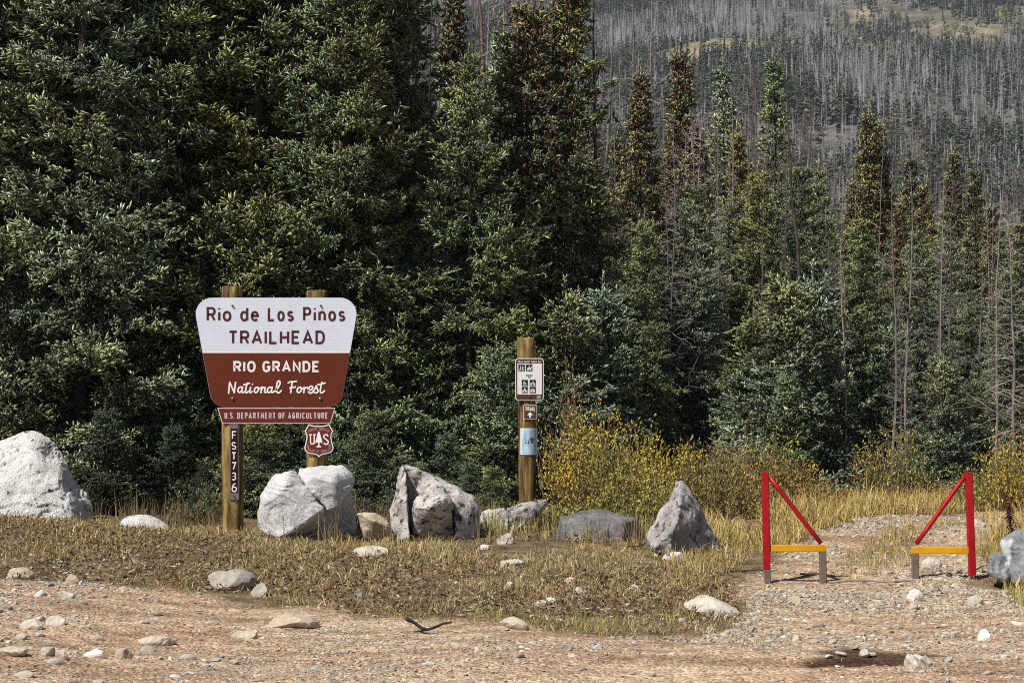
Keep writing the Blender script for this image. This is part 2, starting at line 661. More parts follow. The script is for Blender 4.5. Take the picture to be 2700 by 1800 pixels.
K_big1 = Kind(11, 11.0, Rr=1.7, ws=0.225, nb=9, srad=0.0125, shoot=0.10, gap=0.043, zfull=7.5, cones=(0.40, 0.62, 5))
K_big2 = Kind(12, 11.0, Rr=1.48, ws=0.215, nb=9, srad=0.0125, shoot=0.10, gap=0.043, zfull=7.5, sweep=0.42, cones=(0.38, 0.60, 5))
K_med1 = Kind(13, 6.5, Rr=1.5, ws=0.24, nb=8, srad=0.012, shoot=0.095, gap=0.042, cones=(0.55, 0.95, 5))
K_med2 = Kind(14, 6.5, Rr=1.3, ws=0.22, nb=8, srad=0.012, shoot=0.095, gap=0.042, sweep=0.15, cones=(0.62, 0.99, 6))
K_young1 = Kind(15, 2.8, Rr=0.95, ws=0.13, nb=7, zb=0.1, shoot=0.08, srad=0.0115, gap=0.042, power=0.8)
K_young2 = Kind(16, 2.8, Rr=0.8, ws=0.13, nb=7, zb=0.1, shoot=0.08, srad=0.0115, gap=0.042, power=0.9, sweep=0.4)
K_mid1 = Kind(17, 8.5, Rr=1.45, power=1.12, ws=0.22, nb=7, shoot=0.12, srad=0.017, gap=0.066, tw_gap=0.17, cones=(0.66, 0.99, 7), zb=0.4)
K_mid2 = Kind(18, 8.5, Rr=1.2, ws=0.21, nb=7, shoot=0.12, srad=0.017, gap=0.066, tw_gap=0.17, cones=(0.5, 0.98, 8), zb=0.5, power=1.05)
K_mid3 = Kind(19, 8.5, Rr=1.6, ws=0.25, nb=6, shoot=0.13, srad=0.018, gap=0.07, tw_gap=0.18, cones=(0.7, 0.99, 6), zb=0.6, power=1.2)

BLUE, OLIVE, GREEN, DARK, BROWN, YELLOW, GREY = ((1.04, 1.09, 1.04), (1.08, 1.05, 0.66), (0.98, 1.06, 0.76), (0.72, 0.78, 0.68), (0.92, 0.85, 0.66), (1.25, 1.15, 0.55), (1.22, 1.28, 1.22))


def top_h(py, D, x):
    """height that puts a tree top at photo row py"""
    return CAM_Z + (962 - py) / F * D - g1(x, D)


# px of trunk, depth, top row in the photo (or a height), kind, tint, cones, label
near = [
    (-40, 24.8, 11.0, K_big1, BLUE, False, "big blue-green spruce behind the white granite boulder, cut off by the picture edge"),
    (95, 26.2, 11.5, K_big2, GREEN, True, "tall green spruce with rusty cone bunches, behind the crest of the white granite boulder"),
    (215, 24.6, 10.5, K_big2, GREY, False, "silvery-green tall spruce on the sloping side of the white granite boulder"),
    (335, 26.6, 11.5, K_big1, OLIVE, False, "tall olive spruce rising behind the small round white stone"),
    (445, 25.4, 11.0, K_big2, GREEN, False, "yellowish green tall spruce just beside the lettered trailhead sign, number-plate side"),
    (560, 27.2, 11.5, K_big1, DARK, False, "dark tall spruce behind the number-plate post of the trailhead sign"),
    (680, 25.6, 11.0, K_big2, OLIVE, False, "olive-tinged tall spruce straight behind the white and brown trailhead sign"),
    (800, 26.8, 11.5, K_big1, GREY, True, "silvery spruce behind the shield side of the trailhead sign"),
    (910, 25.2, 9.0, K_big2, GREEN, True, "green spruce with red-brown cones between trailhead sign and trail marker post"),
    (1005, 26.6, 9.0, K_big2, DARK, True, "dark spruce between the coned green spruce and the narrow one by the bare trunks"),
    (1056, 28.5, 9.6, K_mid2, DARK, False, "narrow dark spruce reaching the picture top beside bare grey trunks"),
    (1235, 25.4, 118, K_med1, GREEN, False, "bright green bushy spruce with a drooping pale top, just behind the trail marker post"),
    (1130, 25.6, 470, K_med2, BLUE, False, "blue-tinged medium spruce between the two sign groups, behind the split boulder"),
    (1395, 28.5, -20, K_med2, BROWN, True, "reddish-topped spruce behind the trail marker post"),
    (1500, 29.0, -90, K_med2, OLIVE, True, "olive spruce with yellow-brown crown above the yellow willow bush"),
    (1195, 33.0, -60, K_mid2, DARK, True, "thin dark spire behind the bright green spruce with the drooping top"),
    (1320, 34.0, 40, K_mid1, GREEN, False, "slender green spire between the two rusty-topped spruces and the drooping one"),
    (1590, 25.8, 722, K_young2, BLUE, False, "young spruce with a bare pale leader, behind the yellow willow bush"),
    (1490, 25.2, 735, K_young1, GREY, False, "silvery young spruce right next to the trail marker post"),
    (1310, 24.4, 890, K_young2, GREEN, False, "small young spruce with a spiky leader close to the trail marker post"),
    (1700, 27.0, 560, K_med2, GREEN, False, "green medium spruce rising behind the pointed boulder"),
    (1640, 28.5, 600, K_med1, DARK, False, "dark medium spruce between the yellow bush and the pointed boulder"),
    (1690, 36.0, 160, K_mid2, BROWN, True, "slim spruce with a dark rusty top, first of the narrow spires past the olive spruce"),
    (1796, 39.0, 108, K_mid2, BROWN, True, "tall slim spruce whose near-black top stands against the hill, next to a rusty spire"),
    (1910, 41.0, 150, K_mid1, GREY, False, "grey-green slender spruce with a thin open top against the hillside"),
    (2045, 43.0, 130, K_mid1, GREEN, False, "green pointed spire beside the tall black dead trunk"),
    (1945, 37.0, 330, K_mid3, YELLOW, True, "yellow-green spruce with brown top in front of the slender spires"),
    (2290, 40.0, 272, K_mid2, OLIVE, True, "twin-topped olive spruce with rusty cones, standing alone against the grey hill"),
    (2318, 40.6, 300, K_mid2, OLIVE, True, "slightly shorter rusty spire of the twin spruces against the grey hill"),
    (2400, 39.0, 395, K_mid1, DARK, True, "small dark spire above the gate opening"),
    (2515, 42.0, 380, K_mid2, DARK, True, "dark narrow spruce above the second red gate post"),
    (2440, 37.0, 470, K_mid3, OLIVE, True, "olive brown-tipped spruce over the gap between the red gates"),
    (2160, 37.0, 430, K_mid3, GREY, False, "loose grey-green spruce over the first red gate"),
    (2570, 38.5, 430, K_mid3, DARK, True, "open dark spruce near the leaning bare trunk"),
    (2080, 25.6, 690, K_young1, BLUE, False, "blue-green young spruce with pale upright leader, first of two by the grass"),
    (2145, 26.2, 690, K_young2, GREY, False, "silver-blue young spruce with pale leader, behind the first red gate post"),
    (1990, 26.8, 800, K_young1, GREEN, False, "broad green young spruce between the pointed boulder and the first red gate"),
    (2075, 25.0, 960, K_young2, GREEN, False, "low bushy green spruce in the grass behind the first red gate"),
    (2490, 25.8, 915, K_young1, BLUE, False, "blue-green young spruce behind the second red gate"),
    (2560, 26.5, 985, K_young1, DARK, False, "small dark spruce between the second red gate and the yellow bush at the picture edge"),
    (2350, 27.5, 830, K_young2, GREEN, False, "green young spruce standing behind the trail between the gates"),
    (2230, 27.0, 780, K_young1, DARK, False, "dark young spruce behind the diagonal brace of the first gate"),
    (2660, 29.0, 700, K_med2, DARK, False, "dim spruce behind the bare grey brush at the picture edge"),
    (2270, 30.5, 560, K_med2, GREEN, False, "mid-green spruce between bare poles behind the gates"),
    (2420, 31.0, 600, K_med1, BLUE, False, "bluish medium spruce deep behind the second red gate"),
    (1830, 30.0, 470, K_med1, BLUE, False, "bluish medium spruce behind the pointed boulder, below the rusty spires"),
    (2000, 31.5, 430, K_med2, OLIVE, False, "olive medium spruce under the green pointed spire"),
    (2110, 32.5, 420, K_med2, DARK, False, "shadowy spruce behind the pair of silver-blue young ones"),
]
_rng = np.random.default_rng(5)
for (px, D, top, kind, tint, cones, label) in near:
    x = PX(px, D)
    hh = top if 0 < top <= 13 else top_h(top, D, x)
    wide = 1.0
    if kind in (K_mid1, K_mid2, K_mid3):
        wide = 1.0
    place_tree(kind, "spruce_tree", x, D, hh, label, _rng.uniform(0, 6.28), wide, tint, None, cones)

for px in list(range(190, 640, 88)) + list(range(680, 1360, 62)):
    D = _rng.uniform(22.3, 24.2)
    place_tree([K_young1, K_young2][int(_rng.integers(2))], "spruce_sapling", PX(px, D), D, _rng.uniform(0.55, 1.25), "low spruce sapling in the dark undergrowth behind the boulders",
               _rng.uniform(0, 6.28), 1.3, (0.32, 0.36, 0.3) if px < 660 else [DARK, GREEN, DARK, BLUE][int(_rng.integers(4))], "spruce saplings in the undergrowth")  # the first saplings tinted darker to paint deep shade under the boughs

# second and third rows that close the wood behind the tall spruces
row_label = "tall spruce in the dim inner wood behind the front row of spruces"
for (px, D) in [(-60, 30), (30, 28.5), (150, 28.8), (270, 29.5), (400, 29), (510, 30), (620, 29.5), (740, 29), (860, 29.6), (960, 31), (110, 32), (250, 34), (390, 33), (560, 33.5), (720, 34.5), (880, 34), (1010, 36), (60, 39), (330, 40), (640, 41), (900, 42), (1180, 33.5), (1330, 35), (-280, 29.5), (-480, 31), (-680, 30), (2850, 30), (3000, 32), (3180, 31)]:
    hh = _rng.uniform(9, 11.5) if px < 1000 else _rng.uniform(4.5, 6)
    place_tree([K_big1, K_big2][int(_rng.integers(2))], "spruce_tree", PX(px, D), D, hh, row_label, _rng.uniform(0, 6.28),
               1.0 if px < 1000 else 1.3, [(0.42, 0.46, 0.38), (0.55, 0.55, 0.38), (0.5, 0.56, 0.42), (0.48, 0.54, 0.5)][int(_rng.integers(4))], "spruces in the inner wood")  # tints darkened to paint shade into the gaps between front spruces


for i in range(26):
    px, D = 1640 + i * 43 + _rng.uniform(-18, 18), _rng.uniform(33.5, 44)
    x = PX(px, D)
    lim = float(np.interp(px, [1600, 2000, 2100, 2300, 2450, 2800], [300, 330, 400, 420, 470, 560]))
    place_tree([K_mid1, K_mid2, K_mid2][int(_rng.integers(3))], "spruce_tree", x, D, top_h(lim + _rng.uniform(0, 190), D, x), "narrow spire in the packed stand of spruces behind the gates and willows",
               _rng.uniform(0, 6.28), _rng.uniform(0.85, 1.05), [DARK, OLIVE, GREEN, GREY, BROWN, BROWN][int(_rng.integers(6))], "narrow spires of the packed stand", _rng.uniform() < 0.55)
for px in range(1380, 2760, 62):
    D = _rng.uniform(30.5, 37.5)
    place_tree([K_med1, K_med2][int(_rng.integers(2))], "spruce_tree", PX(px, D), D, _rng.uniform(2.8, 4.3), "modest spruce filling the shady wood edge behind the bushes and meadow",
               _rng.uniform(0, 6.28), 1.15, [DARK, OLIVE, GREEN, BLUE, GREY][int(_rng.integers(5))], "spruces of the wood edge")


# ------------------------------------------------------------------ dead trees
def dead_parts(seed, h, r, nbr=8.0, lmax=1.3, zlow=0.1, droop=0.3, tw=2):
    rng = np.random.default_rng(seed)
    n = 12
    z = np.linspace(-0.3, h, n)
    w1, w2 = rng.uniform(0.05, 0.16, 2)
    pt = np.stack([np.sin(z * 0.5 + seed) * w1 + 0.02 * np.sin(z * 2.3 + seed), np.cos(z * 0.43 + seed) * w2, z], 1)
    tr = np.maximum(0.012, 0.58 * r * (1 - np.clip(z / h, 0, 1)) ** 0.75)
    wood, crown = MB(), MB()
    V, Q = tubes(pt[None], tr[None], 7)
    wood.add(V, Q, np.array([0.22, 0.19, 0.18])[None] * (0.8 + 0.5 * vnoise(V * np.array([6, 6, 1.5]), seed)[:, None] * 0.6))
    m = int(h * nbr)
    zs = np.sort(rng.uniform(zlow * h, h * 0.98, m))
    tz = zs / h
    L = lmax * (1 - tz) ** 0.6 * rng.uniform(0.15, 1.0, m) ** 1.3 + 0.08
    az = rng.uniform(0, 6.283, m)
    e = rng.normal(R(5), R(16), m) + tz * R(20)
    cu = rng.normal(-0.1, droop, m)
    s = np.linspace(0, 1, 5)
    hx = np.stack([np.cos(az), np.sin(az), 0 * az], 1)
    hor = L[:, None] * np.cos(e)[:, None] * s
    ver = L[:, None] * (np.sin(e)[:, None] * s - np.abs(cu)[:, None] * s + (np.abs(cu) * 0.9 + cu)[:, None] * s ** 2)
    bx = np.interp(zs, z, pt[:, 0])
    by = np.interp(zs, z, pt[:, 1])
    p = hx[:, None, :] * hor[..., None] + np.stack([bx, by, zs], 1)[:, None, :]
    p[..., 2] += ver
    rad = (0.005 + 0.007 * L)[:, None] * np.linspace(1.0, 0.45, 5)[None]
    V, Q = tubes(p, rad, 3)
    cv = np.repeat(rng.uniform(0.6, 1.7, m), 15)[:, None] * np.array([0.24, 0.215, 0.205])
    crown.add(V, Q, cv)
    # twigs
    bi = np.repeat(np.arange(m), tw)
    ti = rng.integers(2, 5, len(bi))
    b0 = p[bi, ti]
    f = unit(p[bi, ti] - p[bi, ti - 1])
    d = unit(f + rng.normal(0, 0.6, f.shape) - np.array([0, 0, 0.15]))
    ln = L[bi] * rng.uniform(0.15, 0.45, len(bi))
    q = b0[:, None, :] + d[:, None, :] * (ln[:, None, None] * np.linspace(0, 1, 3)[None, :, None])
    V, Q = tubes(q, np.tile(np.array([[0.005, 0.004, 0.003]]), (len(bi), 1)), 3)
    cv = np.repeat(rng.uniform(0.6, 1.6, len(bi)), 9)[:, None] * np.array([0.24, 0.215, 0.205])
    crown.add(V, Q, cv)
    return wood, crown


class Dead:
    def __init__(self, seed, h, r, **kw):
        w, c = dead_parts(seed, h, r, **kw)
        self.h = h
        self.trunk = w.mesh("trunk", M_bark, True)
        self.crown = c.mesh("bare_crown", M_bark, True)


D_tall1 = Dead(31, 12, 0.11, nbr=7)
D_tall2 = Dead(32, 12, 0.09, nbr=10, lmax=1.0, droop=0.5)
D_tall3 = Dead(33, 12, 0.13, nbr=5, lmax=1.5, zlow=0.3)
D_brush = Dead(34, 8, 0.10, nbr=24, lmax=1.7, zlow=0.03, tw=5)
D_pole = Dead(35, 12, 0.10, nbr=4, lmax=0.9, zlow=0.25, droop=0.45)


def place_dead(kind, x, y, h, label, rz=0, wide=1.0, tint=(1, 1, 1), group=None, lean=(0, 0)):
    s = h / kind.h
    t = thing("dead_tree", label, "dead tree", (x, y, g1(x, y)), group)
    t.rotation_euler = (lean[0], lean[1], rz)
    t.scale = (s * wide, s * wide, s)
    for nm, me in (("trunk", kind.trunk), ("bare_crown", kind.crown)):
        o = bpy.data.objects.new(nm, me)
        COL.objects.link(o)
        o.parent = t
        o.color = (*tint, 1)
    return t


LG, DK, RD, MG = (1.55, 1.5, 1.5), (0.45, 0.43, 0.43), (1.2, 0.78, 0.7), (1.0, 0.98, 1.0)
dead = [
    (1092, 29.0, -160, D_pole, LG, "pale bare trunk beside the narrow dark spruce at the picture top", (0, 0), 1.3),
    (1130, 26.6, -60, D_tall2, MG, "thin dead tree with curling grey twigs, between the dark and the bright green spruce", (0, 0), 1),
    (1176, 26.3, 210, D_tall2, LG, "short forked dead tree with drooping twigs beside the bright green spruce", (0, 0.01), 1),
    (1216, 38.0, -200, D_pole, DK, "blackish bare pole above the bright green spruce", (0, 0), 1.0),
    (1253, 36.0, -220, D_pole, RD, "thick reddish-brown bare trunk above the bright green spruce", (0, 0.005), 1.9),
    (1287, 40.0, -180, D_pole, LG, "straight pale pole behind the reddish-brown trunk", (0, 0), 1.0),
    (1375, 38.0, -180, D_pole, DK, "dark pole cut by the picture top, right of the reddish trunk", (0, 0), 1.3),
    (1478, 33.0, -140, D_pole, LG, "whitish snag piercing the olive spruce", (0, 0), 1.0),
    (1590, 29.0, -190, D_tall3, DK, "dark dead tree with long sweeping side branches beyond the olive spruce", (0, -0.02), 1),
    (1600, 44.0, -120, D_tall1, MG, "grey dead tree behind the dark one with sweeping branches", (0, 0), 1),
    (1685, 45.0, -200, D_tall1, MG, "tall dead tree with pale hooked twigs above the rusty spire", (0, 0), 1),
    (1706, 46.0, -200, D_tall1, LG, "pale twin dead tree next to the one with hooked twigs", (0, 0), 0.9),
    (1878, 48.0, 60, D_tall2, DK, "dark dead tree leaning between two spires", (0, 0.07), 0.9),
    (1990, 50.0, 180, D_tall2, RD, "short reddish dead pole below the grassy knoll", (0, 0), 0.9),
    (2096, 30.5, 95, D_tall1, DK, "tall black dead trunk with white side twigs beside the green pointed spire", (0, 0), 1.25),
    (2138, 41.0, 215, D_tall2, MG, "thin grey dead tree next to the tall black trunk", (0, 0), 0.9),
    (2222, 26.0, 520, D_tall1, LG, "grey dead trunk rising between young spruces above the first gate brace", (0, 0.01), 1.0),
    (2352, 26.0, 430, D_tall1, MG, "dark-stemmed dead tree, one of two poles above the gap of the gates", (0, 0.012), 1.0),
    (2396, 26.2, 440, D_tall1, LG, "pale dead tree, second of two poles above the gap of the gates", (0, 0), 1.05),
    (2483, 29.0, 400, D_pole, LG, "slim pale pole in front of the narrow dark spruce", (0, 0.01), 0.8),
    (2615, 25.9, 425, D_pole, LG, "leaning whitish bare trunk over the yellow bush", (0, -0.04), 1.0),
    (2665, 25.3, 520, D_brush, LG, "dead spruce with a dense tangle of bare grey brush at the picture edge", (0, 0), 1.0),
    (2195, 26.3, 640, D_brush, MG, "low dead spruce of tangled grey twigs behind the first gate", (0, 0), 0.8),
    (2372, 25.6, 760, D_brush, MG, "small dead spruce with drooping grey twigs behind the trail", (0, 0), 0.7),
    (1770, 29.0, 480, D_brush, MG, "tangled grey dead spruce below the rusty spires", (0, 0), 0.8),
    (1140, 26.9, 470, D_brush, MG, "tangle of bare grey twigs in the dark between green spruces", (0, 0), 0.7),
]
for (px, D, top, kind, tint, label, lean, wide) in dead:
    x = PX(px, D)
    place_dead(kind, x, D, top_h(top, D, x), label, _rng.uniform(0, 6.28), wide, tint, None, lean)


# middle distance: live spruces and dead trees on the lower slope
def top_line(px):
    return np.interp(px, [800, 1050, 1300, 1560, 1650, 2000, 2100, 2300, 2450, 2700], [-100, 150, 150, 120, 300, 330, 400, 420, 470, 560])


live_l = "green spruce among grey dead trunks on the lower slope behind the front trees"
dead_l = "bare grey dead tree among spruces on the lower slope behind the front trees"
cnt = {"l": 0, "d": 0}
placed = []
tries = 0
while (cnt["l"] < 150 or cnt["d"] < 185) and tries < 6000:
    tries += 1
    D = 44 + 156 * math.sqrt(_rng.uniform(0, 1)) * _rng.uniform(0.15, 1) ** 0.4
    px = _rng.uniform(960, 2800)
    x = PX(px, D)
    if any((x - a) ** 2 + (D - b) ** 2 < 3.2 for a, b in placed):
        continue
    z0 = g1(x, D)
    is_live = _rng.uniform() < 0.42
    hmax = CAM_Z + (962 - top_line(px)) / F * D - z0
    hh = _rng.uniform(7, 13)
    if is_live:
        if cnt["l"] >= 150:
            continue
        hh = min(hh, hmax * _rng.uniform(0.55, 0.98))
        if hh < 3:
            continue
        k = [K_mid1, K_mid2, K_mid3][int(_rng.integers(3))]
        place_tree(k, "spruce_tree", x, D, hh, live_l, _rng.uniform(0, 6.28), _rng.uniform(0.9, 1.25) * (8.5 / hh) ** 0.25,
                   [DARK, OLIVE, GREEN, BLUE, GREY, BROWN][int(_rng.integers(6))], "spruces on the lower slope", _rng.uniform() < 0.5, z=z0)
        cnt["l"] += 1
    else:
        if cnt["d"] >= 185:
            continue
        hh = min(hh, hmax * 1.05 + 110 / F * D)
        if hh < 3:
            continue
        k = [D_tall1, D_tall2, D_tall2, D_tall3, D_pole, D_brush][int(_rng.integers(6))]
        g = _rng.uniform(0.5, 1.5)
        place_dead(k, x, D, hh, dead_l, _rng.uniform(0, 6.28), 1.0, (g * 1.02, g, g), "dead trees on the lower slope", (_rng.normal(0, 0.015), _rng.normal(0, 0.02)))
        cnt["d"] += 1
    placed.append((x, D))


for i in range(72):
    if i < 26:
        px, D, top = _rng.uniform(1080, 1440), _rng.uniform(31, 58), _rng.uniform(-260, 110)
    else:
        px, D = _rng.uniform(1540, 2740), _rng.uniform(29, 43)
        top = top_line(px) + _rng.uniform(-130, 190)
    x = PX(px, D)
    g = _rng.uniform(0.5, 1.6)
    place_dead([D_tall1, D_tall2, D_tall2, D_pole, D_tall1, D_brush][int(_rng.integers(6))], x, D, top_h(top, D, x), dead_l, _rng.uniform(0, 6.28), _rng.uniform(0.7, 1.0),
               (g * _rng.uniform(1.0, 1.12), g, g), "dead trees on the lower slope", (_rng.normal(0, 0.012), _rng.normal(0, 0.02)))


# far hillside: countless trees, one mesh of bare trunks and one of green spires
def far_forest():
    rng = np.random.default_rng(77)
    N = 32000
    D = np.sqrt(rng.uniform(100 ** 2, 1120 ** 2, N * 2))
    px = rng.uniform(800, 2850, N * 2)
    x = (px - 1350) / F * D
    dens = np.maximum(0.78 + 0.5 * n2(x, D, 1 / 35, 3, 41), 0.38)
    keep = (rng.uniform(0, 1, N * 2) < dens) & (hill_bare(x, D) < rng.uniform(0.1, 1.12, N * 2))
    x, D = x[keep], D[keep]
    z = G(x, D)
    n = len(x)
    live = (rng.uniform(0, 1, n) < np.clip(0.46 + 0.9 * n2(x, D, 1 / 45, 3, 43), 0.1, 0.92))
    h = rng.uniform(4.5, 9.5, n) * np.where(hill_bare(x, D) > 0.05, 0.55, 1)
    # dead
    xd, yd, zd, hd = x[~live], D[~live], z[~live], h[~live]
    m = len(xd)
    lean = rng.normal(0, 0.035, (m, 2)) * np.where(rng.uniform(0, 1, (m, 1)) < 0.06, 6, 1)
    pt = np.stack([np.stack([xd, yd, zd - 0.3], 1), np.stack([xd + lean[:, 0] * hd, yd + lean[:, 1] * hd, zd + hd], 1)], 1)
    rr = np.stack([rng.uniform(0.07, 0.13, m), np.full(m, 0.03)], 1)
    mb = MB()
    V, Q = tubes(pt, rr, 3)
    g = rng.uniform(0.3, 1.5, m)
    pal = np.array([0.365, 0.35, 0.36])
    mb.add(V, Q, np.repeat(g, 6)[:, None] * pal)
    kb = 24
    bi = np.repeat(np.arange(m), kb)
    t = rng.uniform(0.2, 0.97, len(bi))
    b0 = pt[bi, 0] * (1 - t)[:, None] + pt[bi, 1] * t[:, None]
    a = rng.uniform(0, 6.283, len(bi))
    ln = rng.uniform(0.3, 1.5, len(bi)) * (1.1 - t)
    tip = b0 + np.stack([np.cos(a) * ln, np.sin(a) * ln, rng.normal(-0.05, 0.25, len(bi)) * ln], 1)
    tv = np.stack([b0 - [0, 0, 0.05], b0 + [0, 0, 0.05], tip], 1).reshape(-1, 3)
    mb.add(tv, np.arange(len(tv)).reshape(-1, 3), np.repeat(g[bi] * rng.uniform(0.7, 1.2, len(bi)), 3)[:, None] * pal)
    o = mb.build("dead_forest", M_far)
    tag(o, "distant slope covered with countless bare grey dead trunks", "forest", kind="stuff")
    # live
    xl, yl, zl, hl = x[live], D[live], z[live], h[live] * 0.92
    m = len(xl)
    kb = 56
    bi = np.repeat(np.arange(m), kb)
    t = rng.uniform(0.06, 1.0, len(bi))
    wr = rng.uniform(0.09, 0.18, m)
    ln = hl[bi] * wr[bi] * (1 - t) ** 0.8 * rng.uniform(0.5, 1.2, len(bi)) + 0.1
    a = rng.uniform(0, 6.283, len(bi))
    b0 = np.stack([xl[bi], yl[bi], zl[bi] + t * hl[bi]], 1)
    dx = np.stack([np.cos(a), np.sin(a), np.zeros(len(bi))], 1)
    sx = np.stack([-np.sin(a), np.cos(a), np.zeros(len(bi))], 1)
    dz = np.array([0, 0, 1.0])
    w = 0.45 * ln + 0.12
    v0 = b0 + dz * (0.35 * ln + 0.15)[:, None]
    v1 = b0 + dx * ln[:, None] + sx * w[:, None] - dz * (0.25 * ln)[:, None]
    v2 = b0 + dx * ln[:, None] - sx * w[:, None] - dz * (0.3 * ln)[:, None]
    mb = MB()
    tv = np.stack([v0, v1, v2], 1).reshape(-1, 3)
    kind = rng.uniform(0, 1, m)
    c = np.where(kind[:, None] < 0.62, np.array([0.05, 0.066, 0.052]), np.where(kind[:, None] < 0.87, np.array([0.08, 0.09, 0.05]), np.array([0.12, 0.105, 0.095])))
    c = c * rng.uniform(0.7, 1.4, m)[:, None]
    mb.add(tv, np.arange(len(tv)).reshape(-1, 3), np.repeat(c[bi] * rng.uniform(0.6, 1.5, len(bi))[:, None], 3, axis=0))
    o = mb.build("conifer_forest", M_far)
    tag(o, "distant slope of narrow dark green conifer spires", "forest", kind="stuff")


far_forest()


def far_scrub():
    """low willow scrub and pale rocks on the open patches of the far hill"""
    rng = np.random.default_rng(91)
    mb = MB()
    for i in range(900):
        x, y = rng.uniform(80, 260), rng.uniform(600, 900)
        if hill_bare(np.array([x]), np.array([y]))[0] < 0.1 and rng.uniform() < 0.6:
            continue
        z = g1(x, y)
        r, hh = rng.uniform(1.5, 3.5), rng.uniform(1.2, 3.2)
        n = 90
        d = unit(rng.normal(size=(n, 3)))
        p = np.array([x, y, z + hh * 0.5]) + d * np.array([r, r, hh * 0.6]) * rng.uniform(0.5, 1, n)[:, None]
        a, b = rng.normal(0, 0.45, (n, 3)), rng.normal(0, 0.45, (n, 3))
        tv = np.stack([p, p + a, p + b], 1).reshape(-1, 3)
        c = np.array([(0.13, 0.15, 0.06), (0.24, 0.22, 0.08), (0.10, 0.115, 0.055), (0.36, 0.33, 0.30)][int(rng.integers(4))])
        mb.add(tv, np.arange(len(tv)).reshape(-1, 3), np.repeat(c * rng.uniform(0.6, 1.5, n)[:, None], 3, axis=0))
    tag(mb.build("scrub_vegetation", M_far), "low olive scrub on the open grassy patches of the far hill", "scrub", kind="stuff")


far_scrub()


# ------------------------------------------------------------------ rocks
_ico = {}


def ico(sub):
    if sub not in _ico:
        bm = bmesh.new()
        bmesh.ops.create_icosphere(bm, subdivisions=sub, radius=1.0)
        bm.verts.ensure_lookup_table()
        _ico[sub] = (np.array([v.co[:] for v in bm.verts]), np.array([[v.index for v in f.verts] for f in bm.faces]))
        bm.free()
    return _ico[sub]


def hull_mesh(pts):
    bm = bmesh.new()
    for p in pts:
        bm.verts.new(p)
    r = bmesh.ops.convex_hull(bm, input=bm.verts)
    bmesh.ops.delete(bm, geom=list({g for g in r["geom_interior"] + r["geom_unused"] if isinstance(g, bmesh.types.BMVert)}), context='VERTS')
    bm.verts.index_update()
    V = np.array([v.co[:] for v in bm.verts])
    Fs = [[v.index for v in f.verts] for f in bm.faces]
    bm.free()
    return V, Fs


def rock_material(name, stops, speck=(0.06, 0.05, 0.05), speck_lo=0.60, speck_hi=0.68, sc=14, bmp=0.6, vein=None, bdist=0.03):
    def f(nt, b):
        oc = coords(nt)
        n1 = noise(nt, sc * 0.28, 6, 0.62, oc)
        n2_ = noise(nt, sc, 8, 0.7, oc)
        n3 = noise(nt, sc * 4, 4, 0.7, oc)
        c = ramp(nt, n1.outputs[0], stops)
        c = mix(nt, ramp(nt, n2_.outputs[0], [(speck_lo, (0, 0, 0)), (speck_hi, (1, 1, 1))]), c, speck)
        c = mix(nt, 1.0, c, ramp(nt, n3.outputs[0], [(0.32, (0.62, 0.62, 0.62)), (0.6, (1.08, 1.08, 1.08))]), 'MULTIPLY')
        if vein:
            w = nt.nodes.new("ShaderNodeTexWave")
            w.inputs["Scale"].default_value = vein[0]
            w.inputs["Distortion"].default_value = 9.0
            w.inputs["Detail"].default_value = 4
            nt.links.new(oc, w.inputs[0])
            c = mix(nt, ramp(nt, w.outputs[1], [(0.9, (0, 0, 0)), (0.99, (1, 1, 1))]), c, vein[1])
        nt.links.new(c, b.inputs["Base Color"])
        b.inputs["Roughness"].default_value = 0.85
        b.inputs["Specular IOR Level"].default_value = 0.25
        h = nt.nodes.new("ShaderNodeMath")
        h.operation = 'ADD'
        nt.links.new(n2_.outputs[0], h.inputs[0])
        nt.links.new(n3.outputs[0], h.inputs[1])
        bump(nt, b, h.outputs[0], bmp * 0.7, bdist * 0.6)
    return material(name, f)


